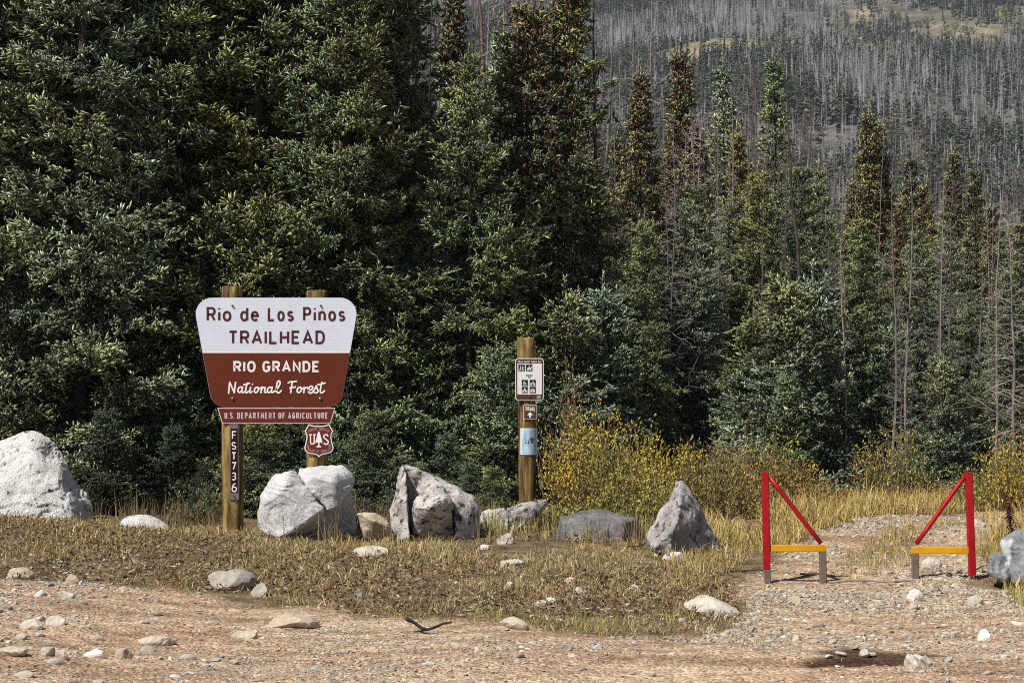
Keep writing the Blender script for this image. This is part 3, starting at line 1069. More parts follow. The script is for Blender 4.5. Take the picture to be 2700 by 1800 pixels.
def boulder(name, label, pieces, D, zoom, mat, voxel=0.016, rough=0.022, freq=5.0, smooth_it=0, seed=1):
    """pieces: lists of (zx, zy, dy): photo position through zoom (x0, y0, factor) and depth offset in metres."""
    x0, y0, k = zoom
    mbl = MB()
    cen = P(x0 + pieces[0][0][0] / k, y0 + pieces[0][0][1] / k, D)
    zmin = min(P(x0 + zx / k, y0 + zy / k, D + dy)[2] for pc in pieces for (zx, zy, dy) in pc)
    xm = np.mean([P(x0 + zx / k, y0 + zy / k, D + dy)[0] for pc in pieces for (zx, zy, dy) in pc])
    c = np.array([xm, D, zmin])
    for ip, pc in enumerate(pieces):
        bm = bmesh.new()
        for (zx, zy, dy) in pc:
            bm.verts.new(P(x0 + zx / k, y0 + zy / k, D + dy) - c)
        r = bmesh.ops.convex_hull(bm, input=bm.verts)
        bmesh.ops.delete(bm, geom=list({g for g in r["geom_interior"] + r["geom_unused"] if isinstance(g, bmesh.types.BMVert)}), context='VERTS')
        bmesh.ops.dissolve_limit(bm, angle_limit=R(13), verts=bm.verts, edges=bm.edges)
        if smooth_it:
            bmesh.ops.triangulate(bm, faces=bm.faces)
            for _ in range(2):
                bmesh.ops.subdivide_edges(bm, edges=bm.edges, cuts=1, smooth=0.7, use_grid_fill=True)
        else:
            bmesh.ops.bevel(bm, geom=list(bm.edges), offset=voxel * 1.3, offset_type='OFFSET', segments=1, profile=0.6, affect='EDGES', clamp_overlap=True)
        bmesh.ops.triangulate(bm, faces=bm.faces)
        for _ in range(7):
            lim = voxel * 2.0
            ed = [e for e in bm.edges if e.calc_length() > lim]
            if not ed:
                break
            bmesh.ops.subdivide_edges(bm, edges=ed, cuts=1)
            bmesh.ops.triangulate(bm, faces=[f for f in bm.faces if len(f.verts) > 3])
        bm.normal_update()
        bm.verts.index_update()
        co = np.array([v.co[:] for v in bm.verts])
        no = np.array([v.normal[:] for v in bm.verts])
        Fi = np.array([[v.index for v in f.verts] for f in bm.faces])
        bm.free()
        q = co + 3.1 * seed
        d = (0.4 - np.abs(fbm(q * freq, 3, seed))) * rough * 0.7 + fbm(q * freq * 5, 2, seed + 9) * rough * 0.16
        # conchoidal steps: flat terraces with short risers
        st = fbm(q * np.array([1, 1, 1.6]) * freq * 0.7, 2, seed + 4) * 2.6
        fr = st - np.floor(st)
        d += (np.floor(st) + sstep((fr - 0.82) / 0.18)) * rough * 0.45 * (0 if smooth_it else 1)
        co = co + no * d[:, None]
        mbl.add(co, Fi)
    o = mbl.build(name, mat, smooth=True)
    o.data.set_sharp_from_angle(angle=R(24))
    o.location = c
    tag(o, label, "boulder")
    return o


W1 = rock_material("white_granite", [(0.3, (0.80, 0.78, 0.75)), (0.5, (0.90, 0.885, 0.86)), (0.7, (0.92, 0.91, 0.89))], speck=(0.07, 0.07, 0.075), speck_lo=0.575, speck_hi=0.64, sc=15, bmp=1.2, bdist=0.05)
W2 = rock_material("pale_limestone", [(0.3, (0.42, 0.42, 0.43)), (0.5, (0.60, 0.60, 0.60)), (0.7, (0.74, 0.73, 0.71))], speck=(0.2, 0.19, 0.18), speck_lo=0.62, speck_hi=0.74, sc=11, bmp=0.7)
W3 = rock_material("speckled_gneiss", [(0.3, (0.30, 0.27, 0.25)), (0.5, (0.55, 0.52, 0.49)), (0.68, (0.72, 0.70, 0.67))], speck=(0.05, 0.045, 0.045), speck_lo=0.52, speck_hi=0.6, sc=15, bmp=0.9)
W4 = rock_material("dark_slate_rock", [(0.3, (0.10, 0.10, 0.102)), (0.5, (0.20, 0.198, 0.196)), (0.7, (0.36, 0.35, 0.335))], speck=(0.42, 0.39, 0.37), speck_lo=0.60, speck_hi=0.70, sc=13, bmp=0.8)
W5 = rock_material("grey_white_rock", [(0.3, (0.16, 0.155, 0.155)), (0.5, (0.38, 0.36, 0.35)), (0.7, (0.64, 0.61, 0.59))], speck=(0.05, 0.05, 0.055), speck_lo=0.53, speck_hi=0.61, sc=11, bmp=0.9)
W6 = rock_material("blue_grey_rock", [(0.3, (0.15, 0.16, 0.17)), (0.5, (0.27, 0.285, 0.295)), (0.7, (0.48, 0.485, 0.485))], speck=(0.07, 0.08, 0.1), speck_lo=0.56, speck_hi=0.64, sc=10, bmp=0.8, vein=(1.6, (0.55, 0.56, 0.56)))
W7 = rock_material("tan_rock", [(0.3, (0.35, 0.27, 0.19)), (0.5, (0.52, 0.43, 0.32)), (0.7, (0.62, 0.55, 0.45))], speck=(0.12, 0.09, 0.07), sc=14)

Z6, Z3, Z4, ZR = (0, 1080, 3.36), (660, 1180, 2.94), (1380, 1220, 4.055), (2450, 1280, 5.6)
boulder("boulder", "huge bright white speckled granite boulder at the edge of the picture",
        [[(-420, 700, 0.1), (-300, 380, 0.1), (0, 245, 0.05), (120, 205, 0.0), (250, 175, 0.0), (330, 190, 0), (440, 255, 0.02), (560, 345, 0.05), (640, 450, 0.05), (700, 620, 0.05),
          (790, 770, 0.05), (835, 900, 0.0), (820, 1010, 0.0), (-450, 1150, 0.0), (300, 420, -0.35), (520, 640, -0.38), (640, 960, -0.5), (100, 520, -0.4), (-200, 800, -0.6), (200, 1100, -0.75), (-300, 1150, -0.6),
          (0, 500, 0.7), (400, 600, 0.75), (700, 1100, 0.6), (-300, 1100, 0.7)]],
        21.0, Z6, W1, voxel=0.015, rough=0.035, freq=4.5, seed=3)
boulder("boulder", "small smooth round white stone half buried beside the sign post",
        [[(1065, 1040, 0), (1075, 990, 0), (1110, 955, 0), (1190, 940, 0), (1290, 940, 0), (1380, 960, 0), (1450, 1000, 0), (1495, 1050, 0), (1480, 1160, 0), (1080, 1160, 0),
          (1130, 1000, -0.12), (1280, 985, -0.14), (1420, 1020, -0.1), (1150, 1140, -0.16), (1420, 1140, -0.14), (1200, 980, 0.15), (1400, 1000, 0.13), (1280, 1150, 0.18)]],
        20.3, Z6, W1, voxel=0.012, rough=0.006, smooth_it=8, seed=5)
boulder("boulder", "big pale grey boulder with a dark diagonal crack beneath the shield emblem",
        [[(48, 480, 0), (62, 360, 0), (150, 300, 0), (175, 215, 0), (325, 155, 0.05), (300, 190, -0.2), (240, 330, -0.3), (60, 560, -0.05), (110, 665, -0.15), (215, 705, -0.3), (340, 640, -0.32), (470, 545, -0.3),
          (570, 475, -0.22), (390, 285, -0.2), (350, 170, 0.25), (130, 420, -0.28), (560, 560, 0.1), (560, 700, 0.15), (100, 700, 0.3), (220, 260, 0.45), (500, 400, 0.5), (240, 740, -0.1)],
         [(365, 150, 0.1), (425, 140, 0.0), (560, 128, 0.0), (730, 150, 0.0), (800, 210, 0.0), (805, 285, -0.02), (740, 360, -0.2), (665, 470, -0.26), (605, 482, -0.24), (430, 285, -0.2), (500, 220, -0.25), (640, 260, -0.32),
          (360, 200, -0.05), (720, 420, 0.15), (560, 300, 0.5), (780, 240, 0.45), (420, 200, 0.4)],
         [(380, 180, 0.08), (600, 520, 0.05), (820, 560, 0.3), (800, 730, 0.25), (300, 730, 0.1), (780, 300, 0.2), (500, 740, 0.0), (600, 600, 0.6), (820, 730, 0.5), (560, 180, 0.3)]],
        19.65, Z3, W2, voxel=0.011, rough=0.02, freq=5, seed=8)
boulder("boulder", "small tan rock wedged low between the two large boulders",
        [[(815, 505, 0), (900, 497, -0.02), (965, 500, 0), (1050, 540, 0), (1095, 600, 0), (1105, 720, 0), (880, 720, 0), (865, 620, 0), (960, 560, -0.14), (900, 540, -0.1), (1060, 600, -0.1), (980, 720, 0.0), (950, 600, 0.3), (1080, 700, 0.25), (850, 600, 0.2)]],
        19.5, Z3, W7, voxel=0.011, rough=0.02, seed=12)
boulder("boulder", "split angular boulder with a black triangular notch, between the cracked boulder and marker post",
        [[(1085, 480, 0.0), (1090, 620, -0.1), (1130, 300, 0.0), (1165, 150, 0.05), (1187, 132, 0.08), (1212, 185, -0.08), (1215, 400, -0.25), (1240, 720, -0.32), (1120, 720, -0.2), (1150, 400, -0.2), (1230, 560, 0.1), (1190, 200, 0.3), (1100, 720, 0.3), (1240, 700, 0.3)],
         [(1187, 134, 0.1), (1262, 150, 0.08), (1400, 222, 0.05), (1500, 270, 0.02), (1640, 310, 0.0), (1740, 380, 0), (1772, 450, 0), (1765, 560, 0), (1760, 730, 0), (1210, 240, 0.12), (1230, 600, 0.12), (1230, 730, 0.15), (1420, 262, -0.05), (1640, 400, -0.12), (1600, 340, 0.4), (1750, 600, 0.45), (1300, 300, 0.5), (1250, 720, 0.5)],
         [(1243, 480, -0.1), (1262, 420, -0.12), (1350, 330, -0.1), (1410, 278, -0.05), (1500, 300, -0.05), (1530, 360, -0.28), (1570, 440, -0.32), (1590, 740, -0.04), (1250, 740, -0.06), (1270, 460, -0.34), (1500, 395, -0.40), (1400, 470, -0.46), (1440, 760, -0.10), (1560, 600, 0.1), (1300, 600, 0.1)],
         [(1530, 330, -0.05), (1640, 330, -0.03), (1740, 400, -0.03), (1770, 470, -0.05), (1740, 720, -0.1), (1590, 560, -0.28), (1600, 720, -0.25), (1680, 480, -0.2), (1560, 400, -0.2), (1700, 700, 0.2)]],
        19.7, Z3, W3, voxel=0.011, rough=0.018, freq=6, seed=15)
boulder("boulder", "low wedge-shaped brown and white boulder at the foot of the marker post",
        [[(1765, 600, 0), (1790, 490, 0), (1900, 465, 0), (1975, 452, -0.02), (1990, 490, -0.22), (2000, 600, -0.3), (2010, 690, -0.3), (1780, 690, -0.05), (1850, 560, -0.12), (1900, 690, -0.2), (1850, 500, 0.3), (1980, 500, 0.35), (1800, 690, 0.3)],
         [(1975, 455, -0.05), (2080, 432, 0.0), (2200, 400, 0.0), (2290, 392, 0.0), (2322, 415, 0.0), (2230, 520, -0.02), (2150, 590, -0.06), (2035, 665, -0.2), (2005, 700, -0.28), (1990, 500, -0.22), (2080, 520, -0.2), (2200, 450, -0.1), (2150, 500, 0.3), (2280, 420, 0.25), (2000, 690, 0.25), (2150, 690, 0.2)]],
        20.3, Z3, W3, voxel=0.011, rough=0.018, freq=6, seed=22)
boulder("boulder", "low flat-topped dark grey boulder next to the pointed rock",
        [[(345, 800, 0), (370, 640, 0), (400, 560, 0.1), (640, 505, 0.25), (800, 497, 0.3), (1000, 518, 0.3), (1200, 562, 0.2), (1232, 600, 0.1), (1275, 720, 0.05), (1310, 860, 0.05), (420, 645, -0.12), (700, 625, -0.22), (1060, 640, -0.22), (1060, 900, -0.28), (700, 900, -0.28), (400, 900, -0.16), (1180, 600, -0.02), (500, 850, 0.6), (1200, 850, 0.6), (900, 560, 0.65)]],
        19.9, Z4, W4, voxel=0.011, rough=0.018, freq=5, seed=25)
boulder("boulder", "tall pointed boulder with one pale and one dark face near the first red gate",
        [[(1318, 805, -0.02), (1400, 620, 0), (1440, 500, 0), (1530, 350, 0), (1600, 220, 0), (1640, 172, 0.02), (1712, 188, 0.02), (1690, 345, -0.26), (1640, 600, -0.52), (1570, 760, -0.62), (1400, 930, -0.42), (1420, 960, -0.44),
          (1885, 430, 0.05), (1945, 535, 0.03), (2040, 680, 0.02), (2112, 820, 0.0), (2152, 960, 0.0), (2145, 1130, 0), (1580, 1000, -0.62), (1900, 1090, -0.25), (1600, 500, 0.35), (1400, 900, 0.3), (1850, 500, 0.4), (2050, 900, 0.4), (1700, 1000, 0.45)],
         [(1660, 620, -0.22), (1760, 560, -0.10), (1980, 760, -0.06), (2060, 900, -0.1), (2080, 1110, -0.12), (1800, 1120, -0.3), (1600, 960, -0.38), (1900, 900, -0.22), (1750, 800, -0.28), (1800, 800, 0.2)]],
        19.1, Z4, W5, voxel=0.011, rough=0.026, freq=5, seed=28)
boulder("boulder", "blue-grey boulder with white veins beside the second red gate",
        [[(1035, 830, 0), (1120, 720, 0), (1260, 640, 0), (1400, 618, 0.02), (1600, 640, 0.0), (1900, 800, 0), (2000, 1100, 0), (1950, 1450, 0), (1250, 860, -0.2), (1300, 1200, -0.3), (1600, 1000, -0.4), (1500, 1450, -0.45), (1250, 1450, -0.25), (1100, 1000, -0.05), (1500, 800, 0.4), (1800, 1200, 0.4), (1200, 1000, 0.3)],
         [(890, 1010, -0.05), (960, 980, -0.08), (1100, 985, -0.1), (1150, 1060, -0.1), (855, 1190, -0.1), (870, 1310, -0.15), (1130, 1440, -0.28), (1200, 1330, -0.2), (1000, 1150, -0.25), (1000, 1300, -0.25), (1100, 1200, 0.2), (900, 1200, 0.15)]],
        17.0, ZR, W6, voxel=0.012, rough=0.018, freq=6, seed=33)


def stone_shape(rng, sub, flat, ang=1.0):
    V, Fc = ico(sub)
    V = V.copy()
    for _ in range(7):                       # plane cuts make flat broken faces
        d = unit(rng.normal(size=3))
        lim = rng.uniform(0.45, 0.85)
        s = V @ d
        V = V - np.clip(s - lim, 0, None)[:, None] * d * ang
    V = V * (1 + 0.06 * fbm(V * 3 + rng.uniform(0, 50), 2, int(rng.integers(999)))[:, None])
    V = V * np.array([1.0, rng.uniform(0.6, 0.95), flat])
    return V, Fc


CREAM, PALE, GRAYS, PINK, WHITE = (0.55, 0.48, 0.37), (0.57, 0.52, 0.44), (0.40, 0.36, 0.31), (0.49, 0.39, 0.30), (0.72, 0.69, 0.64)
# photo box (x0, y0, x1, y1), depth, colour, label, rounded
stones = [
    ((555, 1497, 672, 1545), 16.9, GRAYS, "grey angular rock with a dark side, lying below the sign post", 0),
    ((664, 1528, 705, 1560), 16.6, GRAYS, "small grey chip leaning against the angular rock below the sign post", 0),
    ((932, 1461, 1024, 1484), 18.4, PALE, "flat pale stone on the grassy bank below the cracked boulder", 0),
    ((1320, 1493, 1384, 1516), 17.7, PALE, "pale blocky stone on the grassy bank below the wedge boulder", 0),
    ((1324, 1649, 1396, 1676), 14.75, CREAM, "smooth oval cream stone at the edge of the dirt", 1),
    ((1748, 1471, 1802, 1496), 18.3, WHITE, "whitish stone in the grass below the pointed boulder", 0),
    ((1808, 1585, 1950, 1630), 15.6, PALE, "long flat pale slab where the grass meets the trail", 0),
    ((1822, 1557, 1870, 1578), 16.2, CREAM, "cream stone just above the long flat slab", 0),
    ((2390, 1553, 2434, 1584), 16.3, WHITE, "bright white stone on the trail in front of the second gate leg", 1),
    ((2394, 1581, 2418, 1600), 16.0, CREAM, "little cream stone touching the bright white stone", 1),
    ((2549, 1564, 2590, 1590), 16.1, PALE, "pale stone in front of the second red gate post", 0),
    ((2576, 1688, 2610, 1716), 14.1, WHITE, "small white stone with a black side on the open gravel", 0),
    ((2400, 1750, 2440, 1770), 12.95, WHITE, "flat white stone on top of the stone pile by the damp patch", 0),
    ((2385, 1766, 2432, 1802), 12.75, PALE, "pale stone in the pile by the damp patch, lower one", 0),
    ((2428, 1772, 2456, 1800), 12.8, GRAYS, "darker stone in the pile by the damp patch", 0),
    ((933, 1560, 964, 1590), 16.2, GRAYS, "upright grey stone at the toe of the grassy bank", 0),
    ((1442, 1589, 1466, 1602), 16.0, WHITE, "tiny white stone on the bank, upper one of two", 0),
    ((1408, 1600, 1440, 1616), 15.8, CREAM, "cream stone on the bank, lower one of two", 1),
    ((1514, 1563, 1546, 1582), 16.5, CREAM, "cream stone in the dark grass below the pointed boulder", 0),
    ((1655, 1554, 1688, 1574), 16.6, PALE, "pale oval stone in the grass in front of the pointed boulder", 1),
    ((1488, 1535, 1516, 1550), 17.0, PALE, "stone with a black hollow beside a reddish weed", 0),
    ((1330, 1542, 1354, 1560), 16.7, PALE, "small pale stone halfway down the grassy bank", 0),
    ((57, 1700, 116, 1727), 13.9, PALE, "pale rounded stone in the stony dirt near the corner", 1),
    ((124, 1682, 172, 1705), 14.2, PALE, "pale pointed stone above the rounded one in the stony dirt", 0),
    ((2, 1784, 72, 1806), 12.7, CREAM, "flat cream stone at the very corner of the picture", 1),
    ((110, 1778, 146, 1800), 12.8, PALE, "first of a touching pair of pale stones at the bottom edge", 0),
    ((147, 1778, 181, 1802), 12.75, PALE, "second of a touching pair of pale stones at the bottom edge", 0),
    ((222, 1766, 278, 1786), 13.0, WHITE, "whitish flat stone at the bottom edge of the dirt", 0),
    ((305, 1761, 349, 1787), 13.0, PINK, "pinkish stone with a dark side at the bottom edge", 0),
    ((612, 1676, 682, 1695), 14.3, CREAM, "flat cream stone in the middle of the dirt", 0),
    ((710, 1634, 840, 1666), 14.9, PINK, "long low pinkish rock flush with the dirt", 0),
    ((20, 1500, 92, 1528), 17.0, PINK, "pink low rock below the white granite boulder", 0),
    ((174, 1531, 212, 1554), 16.6, PINK, "pink stone on the dirt below the small round boulder", 0),
    ((156, 1580, 200, 1600), 15.7, PALE, "pale stone alone on the reddish dirt", 0),
    ((370, 1722, 466, 1742), 13.7, CREAM, "long thin cream stone across the dirt", 0),
    ((2080, 1560, 2110, 1578), 16.2, CREAM, "cream stone on the trail below the first gate", 0),
    ((2090, 1690, 2112, 1706), 14.1, PALE, "lone pale stone on the gravel below the first gate", 0),
    ((2266, 1742, 2290, 1760), 13.2, WHITE, "white stone at the rim of the damp patch", 0),
    ((2560, 1372, 2600, 1392), 21.5, PALE, "pale stone in the yellow grass behind the second gate", 0),
    ((2430, 1488, 2480, 1514), 18.2, PALE, "pale half-buried rock beside the second gate leg", 1),
    ((1310, 1412, 1352, 1440), 19.3, PALE, "small pale stone at the foot of the wedge boulder", 0),
    ((1265, 1438, 1290, 1450), 18.9, WHITE, "white pebble in the grass under the split boulder", 0),
]
_srng = np.random.default_rng(101)
for (bx, D, colr, label, rnd) in stones:
    px, w = (bx[0] + bx[2]) / 2, (bx[2] - bx[0]) / F * D
    h = (bx[3] - bx[1]) / F * D
    V, Fc = stone_shape(_srng, 3, 1.0, 0.55 if rnd else 1.0)
    ext = V.max(0) - V.min(0)
    V = (V - (V.max(0) + V.min(0)) / 2) / ext * np.array([w * 1.08, max(w * 0.75, 0.05), h * 1.5])
    V = V + fbm(V * 40, 3, int(_srng.integers(999)))[:, None] * 0.06 * min(w, h) * unit(V)
    mb = MB()
    mb.add(V, Fc, np.array(colr) * _srng.uniform(0.92, 1.08))
    o = mb.build("stone", M_stone, smooth=False)
    x = PX(px, D)
    o.location = (x, D, g1(x, D) + h * 0.3)
    o.rotation_euler = (_srng.normal(0, 0.05), _srng.normal(0, 0.08), _srng.uniform(-0.3, 0.3))
    tag(o, label, "stone")

# loose stones, each its own object
_shapes = []
for i in range(10):
    V, Fc = stone_shape(_srng, 2, _srng.uniform(0.35, 0.6))
    mb = MB()
    colr = [CREAM, PALE, GRAYS, PINK, WHITE][i % 5]
    mb.add(V, Fc, np.array(colr) * 0.95)
    _shapes.append(mb.mesh("loose_stone", M_stone))
k = 0
while k < 170:
    D = _srng.uniform(11.6, 19.0)
    px = _srng.uniform(-60, 2760)
    x = PX(px, D)
    gm = float(gravel_mask(np.array([x]), np.array([D]))[0])
    if _srng.uniform() > 0.25 + 0.75 * gm:
        continue
    if px > 700 and _srng.uniform() < 0.55:
        continue
    r = _srng.uniform(0.02, 0.045) * (1.25 if px < 500 else 1.0)
    o = bpy.data.objects.new("loose_stone", _shapes[int(_srng.integers(10))])
    COL.objects.link(o)
    o.location = (x, D, g1(x, D) + r * 0.12)
    o.rotation_euler = (_srng.normal(0, 0.15), _srng.normal(0, 0.15), _srng.uniform(0, 6.28))
    o.scale = (r * _srng.uniform(0.9, 1.5), r, r)
    tag(o, "small loose stone lying on the gravelly dirt", "stone", "small loose stones on the dirt")
    k += 1


def gravel():
    rng = np.random.default_rng(202)
    var0 = [stone_shape(rng, 1, rng.uniform(0.3, 0.7)) for _ in range(14)]
    mb = MB()

    def scatter(n, ylo, yhi, rlo, rhi, pxr, thr, pw=2.0):
        D = np.sqrt(rng.uniform(ylo ** 2, yhi ** 2, n))
        px = rng.uniform(pxr[0], pxr[1], n)
        x = (px - 1350) / F * D
        gm = gravel_mask(x, D)
        cl = 0.34 + 1.3 * n2(x, D, 0.8, 3, 51) + np.where(px < 600, 0.3, 0)
        keep = (gm > thr) & (rng.uniform(0, 1, n) < np.clip(cl, 0.12, 1)) & (damp_mask(x, D) < 0.15)
        x, D = x[keep], D[keep]
        m = len(x)
        z = G(x, D)
        r = rlo + (rhi - rlo) * rng.uniform(0, 1, m) ** pw
        rz = rng.uniform(0, 6.283, m)
        vi = rng.integers(0, len(var0), m)
        pal = np.array([CREAM, PALE, CREAM, PINK, GRAYS, (0.42, 0.36, 0.28), (0.33, 0.25, 0.19)])
        col = pal[rng.integers(0, len(pal), m)] * rng.uniform(0.7, 1.15, m)[:, None]
        for v in range(len(var0)):
            s = vi == v
            k_ = int(s.sum())
            if not k_:
                continue
            V0, F0 = var0[v]
            c, sn = np.cos(rz[s])[:, None], np.sin(rz[s])[:, None]
            tilt = rng.normal(0, 0.2, (k_, 2))
            Vx = V0[None, :, 0] * rng.uniform(0.9, 1.6, k_)[:, None]
            Vy = V0[None, :, 1] + 0 * Vx
            Vz = V0[None, :, 2] + Vx * tilt[:, :1] + Vy * tilt[:, 1:]
            W = np.stack([Vx * c - Vy * sn, Vx * sn + Vy * c, Vz], -1) * r[s][:, None, None]
            W = W + np.stack([x[s], D[s], z[s] + r[s] * 0.1], 1)[:, None, :]
            Fi = (F0[None] + (np.arange(k_) * len(V0))[:, None, None]).reshape(-1, 3)
            mb.add(W.reshape(-1, 3), Fi, np.repeat(col[s], len(V0), axis=0))
    scatter(48000, 11.3, 17.6, 0.005, 0.019, (-520, 3260), 0.35)
    scatter(3000, 11.3, 17.6, 0.012, 0.030, (-520, 3260), 0.35, 2.5)
    scatter(30000, 14.2, 23.5, 0.008, 0.03, (1850, 2800), 0.35)
    scatter(5500, 14.8, 18.9, 0.006, 0.026, (-520, 1900), -1)
    o = mb.build("gravel", M_stone)
    tag(o, "scattered pale gravel chips on the tan dirt", "gravel", kind="stuff")


gravel()


# ------------------------------------------------------------------ lettering
def arc(cx, cy, rx, ry, a0, a1, n=14, p=2.0):
    t = np.radians(np.linspace(a0, a1, n))
    c, s = np.cos(t), np.sin(t)
    return list(zip(cx + rx * np.sign(c) * np.abs(c) ** (2 / p), cy + ry * np.sign(s) * np.abs(s) ** (2 / p)))


GL = {  # width, strokes in a unit box
    'A': (.66, [[(0, 0), (.5, 1), (1, 0)], [(.2, .3), (.8, .3)]]),
    'C': (.56, [arc(.5, .5, .5, .5, 38, 322, 22, 2.5)]),
    'D': (.56, [[(0, 0), (0, 1), (.42, 1)] + arc(.42, .5, .58, .5, 90, -90, 16, 2.4) + [(0, 0)]]),
    'E': (.50, [[(1, 1), (0, 1), (0, 0), (1, 0)], [(0, .52), (.8, .52)]]),
    'F': (.50, [[(1, 1), (0, 1), (0, 0)], [(0, .52), (.8, .52)]]),
    'G': (.58, [arc(.5, .5, .5, .5, 38, 330, 22, 2.5) + [(1, .46), (.55, .46)]]),
    'H': (.56, [[(0, 0), (0, 1)], [(1, 0), (1, 1)], [(0, .5), (1, .5)]]),
    'I': (.0, [[(0, 0), (0, 1)]]),
    'L': (.48, [[(0, 1), (0, 0), (1, 0)]]),
    'M': (.66, [[(0, 0), (0, 1), (.5, .3), (1, 1), (1, 0)]]),
    'N': (.56, [[(0, 0), (0, 1), (1, 0), (1, 1)]]),
    'O': (.58, [arc(.5, .5, .5, .5, 0, 360, 29, 2.4)]),
    'P': (.54, [[(0, 0), (0, 1), (.6, 1)] + arc(.6, .74, .4, .26, 90, -90, 12, 2.2) + [(0, .48)]]),
    'R': (.54, [[(0, 0), (0, 1), (.6, 1)] + arc(.6, .74, .4, .26, 90, -90, 12, 2.2) + [(0, .48)], [(.55, .48), (1, 0)]]),
    'S': (.54, [arc(.5, .75, .48, .25, 30, 270, 16, 2.2) + arc(.5, .25, .5, .25, 90, -150, 16, 2.2)[1:]]),
    'T': (.56, [[(0, 1), (1, 1)], [(.5, 1), (.5, 0)]]),
    'U': (.56, [[(0, 1), (0, .35)] + arc(.5, .35, .5, .35, 180, 360, 14, 2.3) + [(1, 1)]]),
    'V': (.60, [[(0, 1), (.5, 0), (1, 1)]]),
    'h': (.44, [[(0, 0), (0, 1)], [(0, .45)] + arc(.5, .42, .5, .24, 160, 0, 10) + [(1, 0)]]),
    'i': (.0, [[(0, 0), (0, .66)], [(0, .9), (0, 1.0)]]),
    'o': (.50, [arc(.5, .34, .5, .34, 0, 360, 25, 2.3)]),
    'd': (.50, [[(1, 1), (1, 0)], [(1, .5)] + arc(.5, .34, .5, .34, 40, 320, 20, 2.2) + [(1, .18)]]),
    'e': (.50, [[(0, .36), (1, .36)] + arc(.5, .34, .5, .34, 8, 318, 20, 2.2)]),
    's': (.44, [arc(.5, .51, .46, .17, 30, 270, 12) + arc(.5, .17, .48, .17, 90, -150, 12)[1:]]),
    'n': (.48, [[(0, 0), (0, .68)], [(0, .45)] + arc(.5, .42, .5, .26, 160, 0, 10) + [(1, 0)]]),
    'p': (.48, [[(0, .68), (0, -.25)], [(0, .5)] + arc(.5, .34, .5, .34, 140, -140, 16)]),
    'a': (.46, [[(1, .66), (1, 0)], [(1, .5)] + arc(.5, .34, .5, .34, 40, 320, 16)]),
    'r': (.30, [[(0, 0), (0, .68)], [(0, .45)] + arc(.6, .4, .6, .28, 160, 60, 6)]),
    'l': (.0, [[(0, 0), (0, 1)]]),
    't': (.30, [[(.4, 1), (.4, .1), (.9, 0)], [(0, .68), (.9, .68)]]),
    '7': (.52, [[(0, 1), (1, 1), (.35, 0)]]),
    '3': (.52, [arc(.45, .76, .5, .24, 140, -90, 14) + arc(.45, .26, .55, .26, 90, -140, 14)[1:]]),
    '6': (.54, [arc(.5, .30, .5, .30, 0, 360, 22), [(0, .32), (.1, .68), (.38, .95), (.8, 1)]]),
    '.': (.0, [[(0, -.02), (0, .05)]]),
}


def ribbon(mb, pts, w, to3, y_front, y_back, col, rounded=False):
    """flat raised stroke along 2-D points"""
    p = np.array(pts, float)
    keep = np.concatenate([[True], np.linalg.norm(np.diff(p, axis=0), axis=1) > 1e-5])
    p = p[keep]
    n = len(p)
    if n < 2:
        return
    closed = np.linalg.norm(p[0] - p[-1]) < 1e-4
    if closed:
        p = p[:-1]
        n -= 1
        dprev = unit(p - np.roll(p, 1, 0))
        dnext = unit(np.roll(p, -1, 0) - p)
    else:
        d = unit(np.diff(p, axis=0))
        dprev = np.concatenate([d[:1], d])
        dnext = np.concatenate([d, d[-1:]])
    a = np.stack([-dprev[:, 1], dprev[:, 0]], 1)
    b = np.stack([-dnext[:, 1], dnext[:, 0]], 1)
    m = unit(a + b)
    sc = 1 / np.clip((m * a).sum(1), 0.45, 1)
    off = m * (sc * w / 2)[:, None]
    l, r = p + off, p - off
    V = [to3(q[0], q[1], y_front) for q in l] + [to3(q[0], q[1], y_front) for q in r] + [to3(q[0], q[1], y_back) for q in l] + [to3(q[0], q[1], y_back) for q in r]
    Q = []
    rng_ = range(n) if closed else range(n - 1)
    for i in rng_:
        j = (i + 1) % n
        Q += [(i, j, n + j, n + i), (i, 2 * n + i, 2 * n + j, j), (n + i, n + j, 3 * n + j, 3 * n + i)]
    if not closed:
        Q += [(0, n, 3 * n, 2 * n), (n - 1, 3 * n - 1, 4 * n - 1, 2 * n - 1)]
    mb.add(V, np.array(Q), col)
    if rounded and not closed:
        for c, dd in ((p[0], -dprev[0]), (p[-1], dnext[-1])):
            th = math.atan2(dd[1], dd[0]) + np.linspace(-math.pi / 2, math.pi / 2, 9)
            ring = [c + w / 2 * np.array([math.cos(t), math.sin(t)]) for t in th]
            V = [to3(q[0], q[1], y_front) for q in ring] + [to3(q[0], q[1], y_back) for q in ring]
            mb.add(V, [np.array([list(range(9))]), np.array([(i, 9 + i, 10 + i, i + 1) for i in range(8)])], col)


def text_width(s, h, sw, sp):
    return sum((h * .34 if c == ' ' else GL[c][0] * (h - sw) + sw) for c in s) + sp * (len(s) - 1)


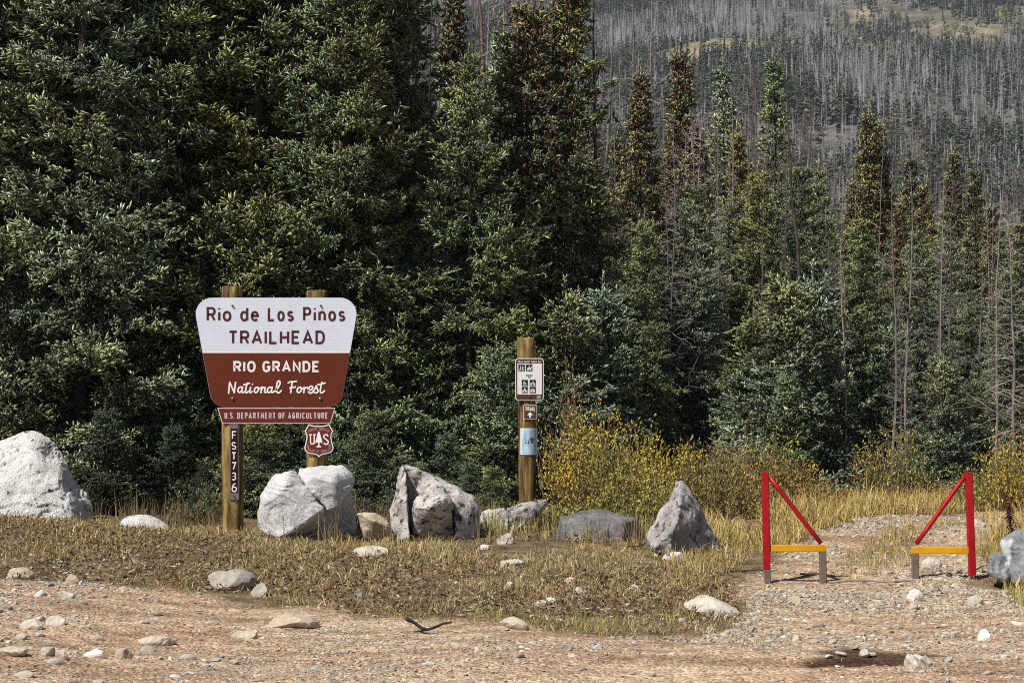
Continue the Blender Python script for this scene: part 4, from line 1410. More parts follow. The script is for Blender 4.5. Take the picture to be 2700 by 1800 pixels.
def lettering(name, s, x0, x1, zbase, h, sw, to3, yf, yb, mat, parent, col=(1, 1, 1), vertical=False):
    """fit string s between x0 and x1 (plane units) on baseline zbase"""
    mb = MB()
    sp0 = 0.17 * h * (len(s) - 1)
    gw = sum(GL[c][0] * (h - sw) for c in s)
    g = float(np.clip(((x1 - x0) - sp0 - sw * len(s)) / max(gw, 1e-6), 0.6, 1.45)) if len(s) > 1 else 1.0
    base_w = sum(g * GL[c][0] * (h - sw) + sw for c in s)
    sp = ((x1 - x0) - base_w) / max(len(s) - 1, 1)
    x = x0
    kk = 0
    for c in s:
        if c == ' ':
            x += h * .34 + sp
            continue
        w, strokes = GL[c]
        ww = g * w * (h - sw)
        for st in strokes:
            pts = [(x + sw / 2 + u * ww, zbase + sw / 2 + v * (h - sw)) for u, v in st]
            # square ends reach the full letter height
            ribbon(mb, pts, sw, to3, yf - 0.0002 * (kk % 3), yb, col)
            kk += 1
        x += ww + sw + sp
    return mb.build(name, mat, parent)


def prism(mb, poly, to3, yf, yb, col=(1, 1, 1), mat=0):
    n = len(poly)
    V = [to3(a, b, yf) for a, b in poly] + [to3(a, b, yb) for a, b in poly]
    mb.add(V, [np.array([list(range(n))]), np.array([list(range(2 * n - 1, n - 1, -1))]), np.array([(i, n + i, n + (i + 1) % n, (i + 1) % n) for i in range(n)])], col, mat)


def rounded(poly, rads, n=7):
    out = []
    k = len(poly)
    for i in range(k):
        p, a, b = np.array(poly[i], float), np.array(poly[i - 1], float), np.array(poly[(i + 1) % k], float)
        r = rads[i] if isinstance(rads, (list, tuple)) else rads
        if r <= 0:
            out.append(tuple(p))
            continue
        da, db = unit(a - p), unit(b - p)
        ang = math.acos(float(np.clip(da @ db, -1, 1)))
        t = r / math.tan(ang / 2)
        c = p + unit(da + db) * (r / math.sin(ang / 2))
        p0, p1 = p + da * t, p + db * t
        a0, a1 = math.atan2(*(p0 - c)[::-1]), math.atan2(*(p1 - c)[::-1])
        dlt = (a1 - a0 + math.pi) % (2 * math.pi) - math.pi
        for q in range(n):
            th = a0 + dlt * q / (n - 1)
            out.append((c[0] + r * math.cos(th), c[1] + r * math.sin(th)))
    return out


def inset(poly, d):
    p = np.array(poly)
    k = len(p)
    area = 0.5 * np.sum(p[:, 0] * np.roll(p[:, 1], -1) - np.roll(p[:, 0], -1) * p[:, 1])
    sgn = 1 if area > 0 else -1
    dp, dn = unit(p - np.roll(p, 1, 0)), unit(np.roll(p, -1, 0) - p)
    a, b = np.stack([-dp[:, 1], dp[:, 0]], 1), np.stack([-dn[:, 1], dn[:, 0]], 1)
    m = unit(a + b)
    sc = 1 / np.clip((m * a).sum(1), 0.5, 1)
    return [tuple(q) for q in p + sgn * m * (sc * d)[:, None]]


# sign sheeting: fine horizontal ribs of the reflective film
def _sheet(nt, b):
    w = nt.nodes.new("ShaderNodeTexWave")
    w.bands_direction = 'Z'
    w.inputs["Scale"].default_value = 24.0
    w.inputs["Distortion"].default_value = 0.4
    nt.links.new(coords(nt), w.inputs[0])
    n = noise(nt, 7, 4, 0.6, coords(nt))
    c = mix(nt, 1.0, ramp(nt, w.outputs[1], [(0.2, (0.62, 0.66, 0.77)), (0.7, (0.69, 0.73, 0.83))]), ramp(nt, n.outputs[0], [(0.3, (0.93, 0.94, 0.94)), (0.7, (1.03, 1.03, 1.04))]), 'MULTIPLY')
    nt.links.new(c, b.inputs["Base Color"])
    b.inputs["Roughness"].default_value = 0.4
    b.inputs["Specular IOR Level"].default_value = 0.3


M_sheet = material("reflective_white_sheeting", _sheet)
M_brown = m_plain("brown_sign_paint", (0.12, 0.022, 0.008), 0.45, 0.3, nz=(5, 0.88, 1.1))
M_maroon = m_plain("maroon_sign_paint", (0.13, 0.022, 0.018), 0.45, 0.3, nz=(9, 0.85, 1.12))
M_letwhite = m_plain("white_lettering", (0.84, 0.83, 0.81), 0.5, 0.3, nz=(14, 0.92, 1.03))
M_letpink = m_plain("weathered_white_lettering", (0.66, 0.56, 0.52), 0.6, 0.2, nz=(20, 0.85, 1.08))
M_letmar = m_plain("dark_maroon_lettering", (0.075, 0.018, 0.022), 0.5, 0.3)
M_alu = m_plain("bare_aluminium", (0.42, 0.42, 0.43), 0.45, 0.5, 0.6, nz=(12, 0.8, 1.15))
M_bolt = m_plain("zinc_bolt", (0.55, 0.52, 0.48), 0.4, 0.5, 0.5)
M_black = m_plain("black_print", (0.018, 0.017, 0.018), 0.5, 0.3)
M_dkbrown = m_plain("dark_brown_print", (0.085, 0.04, 0.027), 0.5, 0.3)
M_plate = m_plain("dark_brown_plate", (0.02, 0.011, 0.011), 0.7, 0.1)
M_faint = m_plain("faded_small_lettering", (0.38, 0.24, 0.21), 0.6, 0.2)
M_grey = m_plain("grey_plate_metal", (0.16, 0.14, 0.15), 0.6, 0.3, nz=(30, 0.8, 1.2))
def m_paint(name, col, under, dirt):
    def f(nt, b):
        oc = coords(nt)
        n1 = noise(nt, 34, 6, 0.7, oc)
        n2_ = noise(nt, 5, 5, 0.65, oc)
        c = mix(nt, 1.0, col, ramp(nt, n2_.outputs[0], [(0.3, (0.72, 0.72, 0.72)), (0.65, (1.08, 1.08, 1.08))]), 'MULTIPLY')
        c = mix(nt, ramp(nt, n1.outputs[0], [(0.66, (0, 0, 0)), (0.69, (1, 1, 1))]), c, under)
        c = mix(nt, ramp(nt, n2_.outputs[0], [(0.6, (0, 0, 0)), (0.85, (0.45, 0.45, 0.45))]), c, dirt)
        nt.links.new(c, b.inputs["Base Color"])
        nt.links.new(ramp(nt, n2_.outputs[0], [(0.3, (0.35,) * 3), (0.7, (0.62,) * 3)]), b.inputs["Roughness"])
        b.inputs["Specular IOR Level"].default_value = 0.35
        bump(nt, b, n1.outputs[0], 0.15, 0.004)
    return material(name, f)


M_red = m_paint("red_gloss_paint", (0.40, 0.004, 0.012), (0.20, 0.12, 0.10), (0.30, 0.10, 0.07))
M_yel = m_paint("yellow_gloss_paint", (0.72, 0.36, 0.006), (0.22, 0.15, 0.08), (0.45, 0.26, 0.05))
M_steel = m_plain("grey_primer_steel", (0.17, 0.135, 0.115), 0.65, 0.3, nz=(16, 0.75, 1.2))


def _wood(nt, b):
    v = coords(nt, "Object", (17, 17, 1.9))
    n1 = noise(nt, 1.0, 6, 0.65, v)
    n2_ = noise(nt, 6, 4, 0.6, coords(nt))
    c = ramp(nt, n1.outputs[0], [(0.36, (0.03, 0.02, 0.012)), (0.45, (0.13, 0.08, 0.03)), (0.56, (0.29, 0.20, 0.07)), (0.68, (0.46, 0.36, 0.17))])
    c = mix(nt, ramp(nt, n2_.outputs[0], [(0.52, (0, 0, 0)), (0.72, (0.75, 0.75, 0.75))]), c, (0.11, 0.07, 0.03))
    nt.links.new(c, b.inputs["Base Color"])
    b.inputs["Roughness"].default_value = 0.85
    b.inputs["Specular IOR Level"].default_value = 0.2
    bump(nt, b, n1.outputs[0], 0.5, 0.012)


M_wood = material("treated_pine_post", _wood)


def post(name, x0b, x1b, yb, x0t, x1t, yt, Yc, parent, origin):
    """round timber post from photo edges at foot and top"""
    pb, pt = P((x0b + x1b) / 2, yb, Yc), P((x0t + x1t) / 2, yt, Yc)
    r0, r1 = (x1b - x0b) / 2 / F * Yc, (x1t - x0t) / 2 / F * Yc
    n = 26
    t = np.linspace(0, 1, n)
    p = pb[None] * (1 - t)[:, None] + pt[None] * t[:, None]
    rr = r0 + (r1 - r0) * t
    p = p - np.array(origin)
    V, Q = tubes(p[None], rr[None], 28)
    ang = np.arctan2(V[:, 1] - np.repeat(p[:, 1], 28), V[:, 0] - np.repeat(p[:, 0], 28))
    wob = 1 + 0.012 * np.sin(ang * 9 + V[:, 2] * 2) + 0.01 * vnoise(V * 7, 3)
    cx = np.repeat(p[:, :2], 28, axis=0)
    V[:, :2] = cx + (V[:, :2] - cx) * wob[:, None]
    mb = MB()
    # chamfered saw cut top
    top = V[-28:].copy()
    cen = p[-1] + np.array([0, 0, 0.012])
    ring = cen + (top - p[-1]) * np.array([0.88, 0.88, 0.3])
    V2 = np.concatenate([V, ring, cen[None]])
    a, bq = len(V) - 28, len(V)
    capq = np.array([(a + i, a + (i + 1) % 28, bq + (i + 1) % 28, bq + i) for i in range(28)])
    capt = np.array([(bq + i, bq + (i + 1) % 28, bq + 28) for i in range(28)])
    mb.add(V2, [Q, capq, capt])
    return mb.build(name, M_wood, parent, smooth=True)


def disc_bolt(name, at, r, parent, mat=None):
    mb = MB()
    n = 10
    a = np.arange(n) / n * 2 * math.pi
    ring = lambda rr, y: np.stack([at[0] + rr * np.cos(a), np.full(n, at[1] + y), at[2] + rr * np.sin(a)], 1)
    V = np.concatenate([ring(r, 0), ring(r, -0.010), ring(r * 0.7, -0.02), [[at[0], at[1] - 0.023, at[2]]]])
    F4 = np.array([(k * n + i, k * n + (i + 1) % n, (k + 1) * n + (i + 1) % n, (k + 1) * n + i) for k in range(2) for i in range(n)])
    F3 = np.array([(2 * n + i, 2 * n + (i + 1) % n, 3 * n) for i in range(n)])
    mb.add(V, [F4, F3])
    return mb.build(name, mat or M_bolt, parent, smooth=True)


# ------------------------------------------------------------------ trailhead sign
YS = 20.0
SO = P(742, 1440, YS)
SO = np.array([SO[0], YS, g1(SO[0], YS)])
sign = thing("trailhead_sign", "white and brown trailhead sign on two round timber posts with a shield emblem", "sign", SO)


def zs(zx, zy):
    """zoomed photo position -> plane coordinates (x, z) on the sign face, relative to the sign's base"""
    q = P(480 + zx / 2.178, 720 + zy / 2.178, YS)
    return (q[0] - SO[0], q[2] - SO[2])


def s3(a, b, y):
    return (a, y, b)


m1 = 1 / 2.178 / F * YS     # metres per zoom pixel
post("post", 480 + 228 / 2.178, 480 + 352 / 2.178, 1480, 480 + 229 / 2.178, 480 + 350 / 2.178, 720 + 83 / 2.178, YS + 0.105, sign, SO)
post("post", 480 + 714 / 2.178, 480 + 834 / 2.178, 1470, 480 + 716 / 2.178, 480 + 834 / 2.178, 720 + 106 / 2.178, YS + 0.105, sign, SO)

outline = [zs(59, 140), zs(1021, 140), zs(911, 768), zs(174, 768)]
full = rounded(outline, [95 * m1, 95 * m1, 88 * m1, 88 * m1], 9)
zdiv = zs(0, 455)[1]
up_ = [q for q in full if q[1] > zdiv]
dn_ = [q for q in full if q[1] <= zdiv]


def edge_x(poly, z, side):
    lo = [q for q in outline]
    (xa, za), (xb, zb_) = (lo[0], lo[3]) if side < 0 else (lo[1], lo[2])
    return xa + (xb - xa) * (z - za) / (zb_ - za)


xl, xr = edge_x(outline, zdiv, -1), edge_x(outline, zdiv, 1)
mb = MB()
prism(mb, full, s3, 0.0, 0.006)
panel = mb.build("panel", M_alu, sign)
upper = [q for q in full if q[1] > zdiv]
lower = [q for q in full if q[1] <= zdiv]
iu = sorted(range(len(full)), key=lambda i: 0)
# order along the outline: top corners first (list starts at the upper corner on the number-plate side)
mb = MB()
prism(mb, inset([(xl, zdiv)] + upper + [(xr, zdiv)], 0.002), s3, -0.003, -0.0005)
wf = mb.build("white_face", M_sheet, panel)
mb = MB()
lowp = inset([(xr, zdiv - 0.003)] + lower + [(xl, zdiv - 0.003)], 0.0035)
prism(mb, lowp, s3, -0.003, -0.0005)
bf = mb.build("brown_face", M_brown, panel)
mb = MB()
za, zb2 = zs(0, 449)[1], zs(0, 458)[1]
prism(mb, [(xl + 0.004, za), (xr - 0.004, za), (xr - 0.006, zb2), (xl + 0.006, zb2)], s3, -0.0042, -0.0034)
mb.build("dividing_line", M_letwhite, panel)


def sign_line(s, x0, x1, ytop, ybase, sw, mat, nm="lettering", par=None, yf=-0.006, yb=-0.0034):
    a, zb_ = zs(x0, ybase)
    b, zt = zs(x1, ytop)
    return lettering(nm, s, a, b, zb_, zt - zb_, sw * m1, s3, yf, yb, mat, par or panel)


sign_line("Rio", 141, 283, 194, 276, 13, M_letmar)
sign_line("de", 334, 441, 194, 276, 13, M_letmar)
sign_line("Los", 492, 642, 194, 276, 13, M_letmar)
sign_line("Pinos", 695, 938, 194, 276, 13, M_letmar)
sign_line("TRAILHEAD", 266, 820, 329, 407, 13, M_letmar)
sign_line("RIO", 295, 423, 504, 568, 12, M_letwhite)
sign_line("GRANDE", 462, 790, 504, 568, 12, M_letwhite)

# brush script, traced stroke by stroke (zoom factor 6.533 from photo 560,900)


def zs4(x, y):
    q = P(560 + x / 6.533, 900 + y / 6.533, YS)
    return (q[0] - SO[0], q[2] - SO[2])


def oval(cx, cy, rx, ry, tilt=0.25):
    t = np.linspace(0.6, 0.6 + 2 * math.pi, 19)
    return [(cx + rx * math.cos(a) - tilt * ry * math.sin(a), cy + ry * math.sin(a)) for a in t]


def smoothed(pts, n=6):
    p = np.array([pts[0]] + list(pts) + [pts[-1]], float)
    out = []
    for i in range(1, len(p) - 2):
        for q in range(n):
            t = q / n
            out.append(0.5 * ((2 * p[i]) + (p[i + 1] - p[i - 1]) * t + (2 * p[i - 1] - 5 * p[i] + 4 * p[i + 1] - p[i + 2]) * t ** 2 + (3 * p[i] - p[i - 1] - 3 * p[i + 1] + p[i + 2]) * t ** 3))
    out.append(p[-2])
    return [tuple(o) for o in out]


script = [
    ("National", [([(280, 890), (288, 800), (300, 702)], 0), ([(302, 705), (338, 790), (378, 875)], 0), ([(378, 880), (388, 790), (402, 702)], 0),
                  (oval(478, 828, 36, 46), 1), ([(522, 785), (512, 850), (520, 880), (548, 868)], 1),
                  ([(602, 715), (580, 800), (572, 868), (596, 882), (620, 860)], 1), ([(545, 742), (590, 738), (638, 716)], 1),
                  ([(662, 790), (645, 850), (654, 882), (684, 862)], 1), ([(692, 733), (694, 737)], 0),
                  (oval(760, 832, 34, 46), 1), ([(782, 800), (808, 812), (836, 798)], 1),
                  ([(852, 784), (838, 882)], 0), ([(842, 846), (872, 796), (904, 790), (908, 820), (900, 868), (925, 876)], 1),
                  (oval(986, 832, 36, 46), 1), ([(1032, 785), (1020, 850), (1030, 880), (1062, 862)], 1),
                  ([(1072, 862), (1130, 800), (1168, 720), (1152, 678), (1120, 706), (1106, 800), (1116, 872), (1150, 882), (1188, 846)], 1)]),
    ("Forest", [([(1308, 712), (1345, 694), (1395, 692), (1450, 684)], 1), ([(1378, 698), (1362, 790), (1350, 880)], 1), ([(1336, 800), (1385, 790), (1432, 782)], 1),
                (oval(1498, 832, 36, 46), 1), ([(1520, 798), (1548, 812), (1580, 796)], 1),
                ([(1592, 790), (1574, 882)], 0), ([(1580, 836), (1606, 796), (1642, 792), (1646, 812)], 1),
                ([(1656, 842), (1712, 826), (1730, 786), (1698, 768), (1660, 812), (1662, 872), (1700, 888), (1742, 856)], 1),
                ([(1738, 856), (1772, 806), (1794, 764)], 1), ([(1794, 768), (1806, 812), (1820, 848), (1800, 884), (1758, 876)], 1),
                ([(1888, 704), (1866, 800), (1862, 868), (1890, 884), (1932, 850)], 1), ([(1822, 742), (1880, 732), (1940, 714)], 1)]),
]
for word, strokes in script:
    mb = MB()
    for kk, (st, sm) in enumerate(strokes):
        pts = smoothed(st, 5) if sm and len(st) < 12 else st
        ribbon(mb, [zs4(*q) for q in pts], 27 / 6.533 / F * YS, s3, -0.0055 - 0.0002 * kk, -0.0034, (1, 1, 1), True)
    mb.build("script_lettering", M_letwhite, panel)

for zx, zy in ((290, 186), (797, 186), (290, 718), (793, 718)):
    a, b = zs(zx, zy)
    disc_bolt("bolt", (a, -0.003, b), 0.011 if zy > 400 else 0.010, panel, M_bolt if zy > 400 else M_grey)

# department board
mb = MB()
dept = [zs(202, 772), zs(880, 772), zs(852, 863), zs(230, 863)]
prism(mb, dept, s3, -0.001, 0.005)
dboard = mb.build("name_board", M_letpink, sign)
mb = MB()
prism(mb, inset(dept, 0.0085), s3, -0.0028, -0.0012)
mb.build("maroon_face", M_maroon, dboard)
sign_line("U.S.", 244, 302, 799, 835, 6, M_letpink, "lettering", dboard, -0.005, -0.003)
sign_line("DEPARTMENT", 317, 537, 799, 835, 6, M_letpink, "lettering", dboard, -0.005, -0.003)
sign_line("OF", 553, 593, 799, 835, 6, M_letpink, "lettering", dboard, -0.005, -0.003)
sign_line("AGRICULTURE", 609, 838, 799, 835, 6, M_letpink, "lettering", dboard, -0.005, -0.003)

# number plate on the post
mb = MB()
prism(mb, [zs(274, 866), zs(323, 866), zs(326, 1300), zs(275, 1300)], s3, -0.006, 0.004)
plate = mb.build("number_plate", M_grey, sign)
mb = MB()
prism(mb, [zs(279, 892), zs(319, 892), zs(321, 1258), zs(280, 1258)], s3, -0.0085, -0.0062)
mb.build("plate_face", M_plate, plate)
for c, y0, y1 in (("F", 905, 953), ("S", 968, 1012), ("T", 1026, 1070), ("7", 1083, 1128), ("3", 1142, 1188), ("6", 1204, 1256)):
    w = 24 if c != "F" else 22
    sign_line(c, 297 - w / 2 + (1 if c == "F" else 0), 297 + w / 2 + 1, y0, y1, 6.5, M_letwhite, "lettering", plate, -0.011, -0.0087)
a, b = zs(300, 1280)
disc_bolt("bolt", (a, -0.006, b), 0.006, plate, M_black)

# shield emblem
ZSH = 13.07


def zsh(x, y):
    q = P(780 + x / ZSH, 1100 + y / ZSH, YS)
    return (q[0] - SO[0], q[2] - SO[2])


half = [(815, 288), (930, 285), (1040, 265), (1125, 232), (1160, 240), (1210, 340), (1290, 465), (1240, 560), (1222, 650), (1240, 800), (1280, 950), (1300, 1050), (1270, 1140), (1210, 1205), (1110, 1245), (980, 1262), (880, 1290), (830, 1330)]
shield_o = [zsh(*q) for q in half] + [zsh(795, 1375)] + [zsh(1588 - q[0] + 8, q[1]) for q in half[::-1]]
mb = MB()
prism(mb, shield_o, s3, -0.010, -0.004)
shield = mb.build("shield_emblem", M_letwhite, sign)
mb = MB()
prism(mb, inset(shield_o, 0.0095), s3, -0.012, -0.0102)
mb.build("maroon_face", M_maroon, shield)


def sh_stroke(nm, lines, w, mat=M_letwhite, rnd=False):
    mb = MB()
    for kk, l in enumerate(lines):
        ribbon(mb, [zsh(*q) for q in l], w / ZSH / F * YS, s3, -0.0138 - 0.0002 * kk, -0.0122, (1, 1, 1), rnd)
    return mb.build(nm, mat, shield)


sh_stroke("lettering", [[(510, 590), (510, 840)] + [(575 - 68 * math.cos(t), 845 + 68 * math.sin(t)) for t in np.linspace(0.1, math.pi - 0.1, 9)] + [(640, 840), (640, 590)], [(470, 592), (550, 592)], [(600, 592), (690, 592)]], 42)
sh_stroke("lettering", [smoothed([(1110, 650), (1085, 600), (1020, 592), (965, 630), (985, 700), (1060, 765), (1120, 830), (1100, 905), (1030, 920), (965, 880)], 4)], 44)
mb = MB()
prism(mb, [zsh(*q) for q in [(795, 470), (830, 520), (860, 640), (900, 760), (925, 880), (825, 855), (815, 960), (880, 1000), (880, 1022), (705, 1022), (705, 1000), (775, 960), (770, 855), (670, 880), (700, 770), (735, 640), (760, 520)]], s3, -0.0138, -0.0122)
mb.build("tree_emblem", M_letwhite, shield)


def arc_text(s, pts, h, sw, mat, nm="lettering"):
    """small letters along a curve given in shield zoom coordinates"""
    p = np.array(smoothed(pts, 8))
    seg = np.concatenate([[0], np.cumsum(np.linalg.norm(np.diff(p, axis=0), axis=1))])
    n = len(s)
    mb = MB()
    for i, c in enumerate(s):
        if c == ' ':
            continue
        l = seg[-1] * (i + 0.5) / n
        cx, cy = np.interp(l, seg, p[:, 0]), np.interp(l, seg, p[:, 1])
        l2 = min(l + 8, seg[-1])
        dx, dy = np.interp(l2, seg, p[:, 0]) - cx, np.interp(l2, seg, p[:, 1]) - cy
        d = np.array([dx, dy]) / max(math.hypot(dx, dy), 1e-6)
        nrm = np.array([d[1], -d[0]])
        w, strokes = GL[c]
        for kk, st in enumerate(strokes):
            pts2 = []
            for u, v in st:
                q = np.array([cx, cy]) + d * ((u - 0.5) * w * h) + nrm * ((v - 0.5) * h)
                pts2.append(zsh(q[0], q[1]))
            ribbon(mb, pts2, sw / ZSH / F * YS, s3, -0.0136 - 0.0002 * kk, -0.0122, (1, 1, 1))
    mb.build(nm, mat, shield)


arc_text("FOREST SERVICE", [(440, 500), (560, 425), (800, 395), (1040, 425), (1160, 500)], 75, 15, M_faint)
arc_text("DEPARTMENT OF AGRICULTURE", [(430, 930), (430, 1070), (520, 1140), (800, 1165), (1080, 1140), (1165, 1070), (1165, 930)], 66, 14, M_faint)

# ------------------------------------------------------------------ trail marker post
YT = 20.9
TO = P(1391, 1330, YT)
TO = np.array([TO[0], YT, g1(TO[0], YT)])
tp = thing("trail_post", "single round timber post with trail rules sign, small arrow sign and blue notice", "sign post", TO)
post("post", 1369.5, 1416, 1440, 1363.5, 1410, 893, YT + 0.09, tp, TO)
M_white = m_plain("white_sign_face", (0.76, 0.76, 0.77), 0.45, 0.3, nz=(10, 0.94, 1.03))
ZT = 3.1375


def zt(x, y):
    q = P(1280 + x / ZT, 860 + y / ZT, YT)
    return (q[0] - TO[0], q[2] - TO[2])


mt = 1 / ZT / F * YT
mb = MB()
ro = rounded([zt(246, 263), zt(481, 263), zt(481, 613), zt(246, 613)], 26 * mt, 7)
prism(mb, ro, s3, -0.012, -0.004)
rules = mb.build("rules_sign", M_white, tp)
mb = MB()
prism(mb, inset(ro, 7 * mt), s3, -0.0145, -0.0122)
mb.build("dark_border", M_dkbrown, rules)
mb = MB()
prism(mb, rounded([zt(264, 307), zt(466, 307), zt(466, 563), zt(264, 563)], 5 * mt, 3), s3, -0.0165, -0.0147)
mb.build("white_face", M_white, rules)


def t_line(s, x0, x1, ytop, ybase, sw, mat, par, yf=-0.0165, yb=-0.0147):
    a, zb_ = zt(x0, ybase)
    b, ztp = zt(x1, ytop)
    return lettering("lettering", s, a, b, zb_, ztp - zb_, sw * mt, s3, yf, yb, mat, par)


t_line("This", 267, 307, 283, 300, 3.2, M_letwhite, rules) if 'T' in GL else None
t_line("trail", 317, 347, 283, 300, 3.0, M_letwhite, rules)
t_line("is", 355, 366, 283, 300, 3.0, M_letwhite, rules)
t_line("open", 378, 424, 283, 300, 3.0, M_letwhite, rules)
t_line("to", 436, 456, 283, 300, 3.0, M_letwhite, rules)
t_line("CLOSED", 336, 388, 399, 412, 3.0, M_black, rules, -0.0185, -0.0167)
t_line("TO", 352, 372, 416, 428, 3.0, M_black, rules, -0.0185, -0.0167)


def picto(x0, y0, x1, y1, strokes, w):
    mb = MB()
    prism(mb, [zt(x0, y0), zt(x1, y0), zt(x1, y1), zt(x0, y1)], s3, -0.0185, -0.0167)
    o = mb.build("pictogram", M_black, rules)
    mb = MB()
    for kk, st in enumerate(strokes):
        ribbon(mb, [zt(x0 + (x1 - x0) * u, y0 + (y1 - y0) * v) for u, v in st], w * mt, s3, -0.0203 - 0.0002 * kk, -0.0187, (1, 1, 1))
    f = mb.build("pictogram_figure", M_white, rules)
    return o


# walkers, horse rider, and the four closed uses
picto(272, 316, 325, 370, [[(.3, .2), (.3, .27)], [(.3, .32), (.3, .6)], [(.3, .6), (.18, .9)], [(.3, .6), (.42, .9)], [(.3, .38), (.45, .52)], [(.68, .2), (.68, .27)], [(.68, .32), (.68, .6)], [(.68, .6), (.58, .9)], [(.68, .6), (.8, .9)], [(.68, .38), (.82, .52)]], 5)
picto(335, 316, 388, 370, [[(.25, .55), (.75, .55)], [(.25, .64), (.72, .64)], [(.3, .55), (.22, .9)], [(.42, .6), (.4, .9)], [(.66, .6), (.68, .9)], [(.74, .58), (.82, .9)], [(.72, .6), (.86, .34), (.95, .42)], [(.5, .5), (.5, .25)], [(.5, .12), (.5, .2)]], 6)
picto(300, 442, 350, 492, [arc(.42, .62, .2, .24, 0, 360, 12), [(.42, .2), (.42, .28)], [(.42, .34), (.45, .6), (.68, .62), (.75, .85)]], 4)
picto(365, 442, 416, 492, [arc(.25, .72, .14, .14, 0, 360, 10), arc(.75, .72, .14, .14, 0, 360, 10), [(.25, .7), (.45, .45), (.62, .5), (.75, .7)], [(.45, .45), (.6, .3)], [(.55, .15), (.58, .2)]], 5)
picto(300, 500, 350, 551, [arc(.25, .72, .14, .14, 0, 360, 10), arc(.75, .72, .14, .14, 0, 360, 10), [(.25, .62), (.5, .5), (.75, .62)], [(.4, .5), (.45, .25), (.62, .42)]], 6)
picto(365, 500, 416, 551, [[(.15, .6), (.85, .6)], [(.15, .52), (.35, .38), (.65, .38), (.85, .52)], arc(.28, .74, .1, .1, 0, 360, 8), arc(.72, .74, .1, .1, 0, 360, 8)], 6)
mb = MB()
prism(mb, [zt(425, 571), zt(456, 571), zt(456, 600), zt(425, 600)], s3, -0.0165, -0.0147)
mb.build("corner_emblem", M_alu, rules)
a, b = zt(363, 572)
disc_bolt("bolt", (a, -0.0147, b), 0.005, rules)
a, b = zt(363, 288)
disc_bolt("bolt", (a, -0.0147, b), 0.006, rules)

mb = MB()
tr_o = rounded([zt(314, 649), zt(427, 649), zt(427, 769), zt(314, 769)], 9 * mt, 5)
prism(mb, tr_o, s3, -0.010, -0.004)
arrow = mb.build("arrow_sign", M_letpink, tp)
mb = MB()
prism(mb, inset(tr_o, 6 * mt), s3, -0.0125, -0.0102)
mb.build("brown_face", M_dkbrown, arrow)
t_line("TRAIL", 328, 413, 664, 700, 6.5, M_letwhite, arrow, -0.0145, -0.0127)
mb = MB()
prism(mb, [zt(*q) for q in [(369, 706), (392, 734), (376, 734), (376, 756), (362, 756), (362, 734), (346, 734)]], s3, -0.0145, -0.0127)
mb.build("arrow_mark", M_letwhite, arrow)

# blue paper notice curved round the post


def _paper(nt, b):
    n = noise(nt, 9, 4, 0.6, coords(nt, "Object", (2.2, 2.2, 0.5)))
    c = ramp(nt, n.outputs[0], [(0.34, (0.20, 0.38, 0.55)), (0.5, (0.38, 0.55, 0.68)), (0.64, (0.66, 0.74, 0.80))])
    nt.links.new(c, b.inputs["Base Color"])
    b.inputs["Roughness"].default_value = 0.5


M_paper = material("faded_blue_paper", _paper)
M_paperedge = m_plain("paper_edge", (0.62, 0.66, 0.70), 0.6, 0.2)


def wrap(x, y, off):
    """zoom position -> point on the round post's face, off metres in front of it"""
    q = P(1280 + x / ZT, 860 + y / ZT, YT)
    f = (1325 - (860 + y / ZT)) / (1325 - 893)
    cx = PX((1393 + (1387 - 1393) * np.clip(f, 0, 1)), YT + 0.09)
    rr = 0.0865 + 0.003
    dx = np.clip((q[0] - cx) / (rr + off), -0.98, 0.98)
    return (q[0] - TO[0], 0.09 - (rr + off) * math.sqrt(1 - dx * dx), q[2] - TO[2])


def wrapped_sheet(x0, x1, y0, y1, off, n=14):
    V, Fq = [], []
    for o_ in (off, off - 0.002):
        for i in range(n):
            for yy in (y0, y1):
                V.append(wrap(x0 + (x1 - x0) * i / (n - 1), yy, o_))
    h_ = 2 * n
    for i in range(n - 1):
        k_ = 2 * i
        Fq += [(k_, k_ + 1, k_ + 3, k_ + 2), (h_ + k_, h_ + k_ + 2, h_ + k_ + 3, h_ + k_ + 1), (k_, k_ + 2, h_ + k_ + 2, h_ + k_), (k_ + 1, h_ + k_ + 1, h_ + k_ + 3, k_ + 3)]
    Fq += [(0, h_, h_ + 1, 1), (2 * n - 2, 2 * n - 1, h_ + 2 * n - 1, h_ + 2 * n - 2)]
    return V, np.array(Fq)


mb = MB()
mb.add(*wrapped_sheet(288, 430, 842, 1062, 0.004))
notice = mb.build("paper_notice", M_paperedge, tp, smooth=False)
mb = MB()
mb.add(*wrapped_sheet(305, 420, 856, 1050, 0.0062))
mb.build("printed_face", M_paper, notice)
mb = MB()
for kk, st in enumerate([[(332, 930), (338, 945), (330, 962), (352, 968), (362, 960)], [(372, 925), (352, 958)], arc(386, 940, 10, 20, 0, 360, 12), [(330, 974), (412, 978)], [(340, 985), (405, 988)], [(398, 920), (376, 962)]]):
    ribbon(mb, [(a_, b_) for a_, b_ in st], 4.0, lambda u, v, y: wrap(u, v, 0.0085 + 0.0002 * kk - y), 0.0, 0.002, (1, 1, 1))
mb.build("handwriting", M_black, notice)


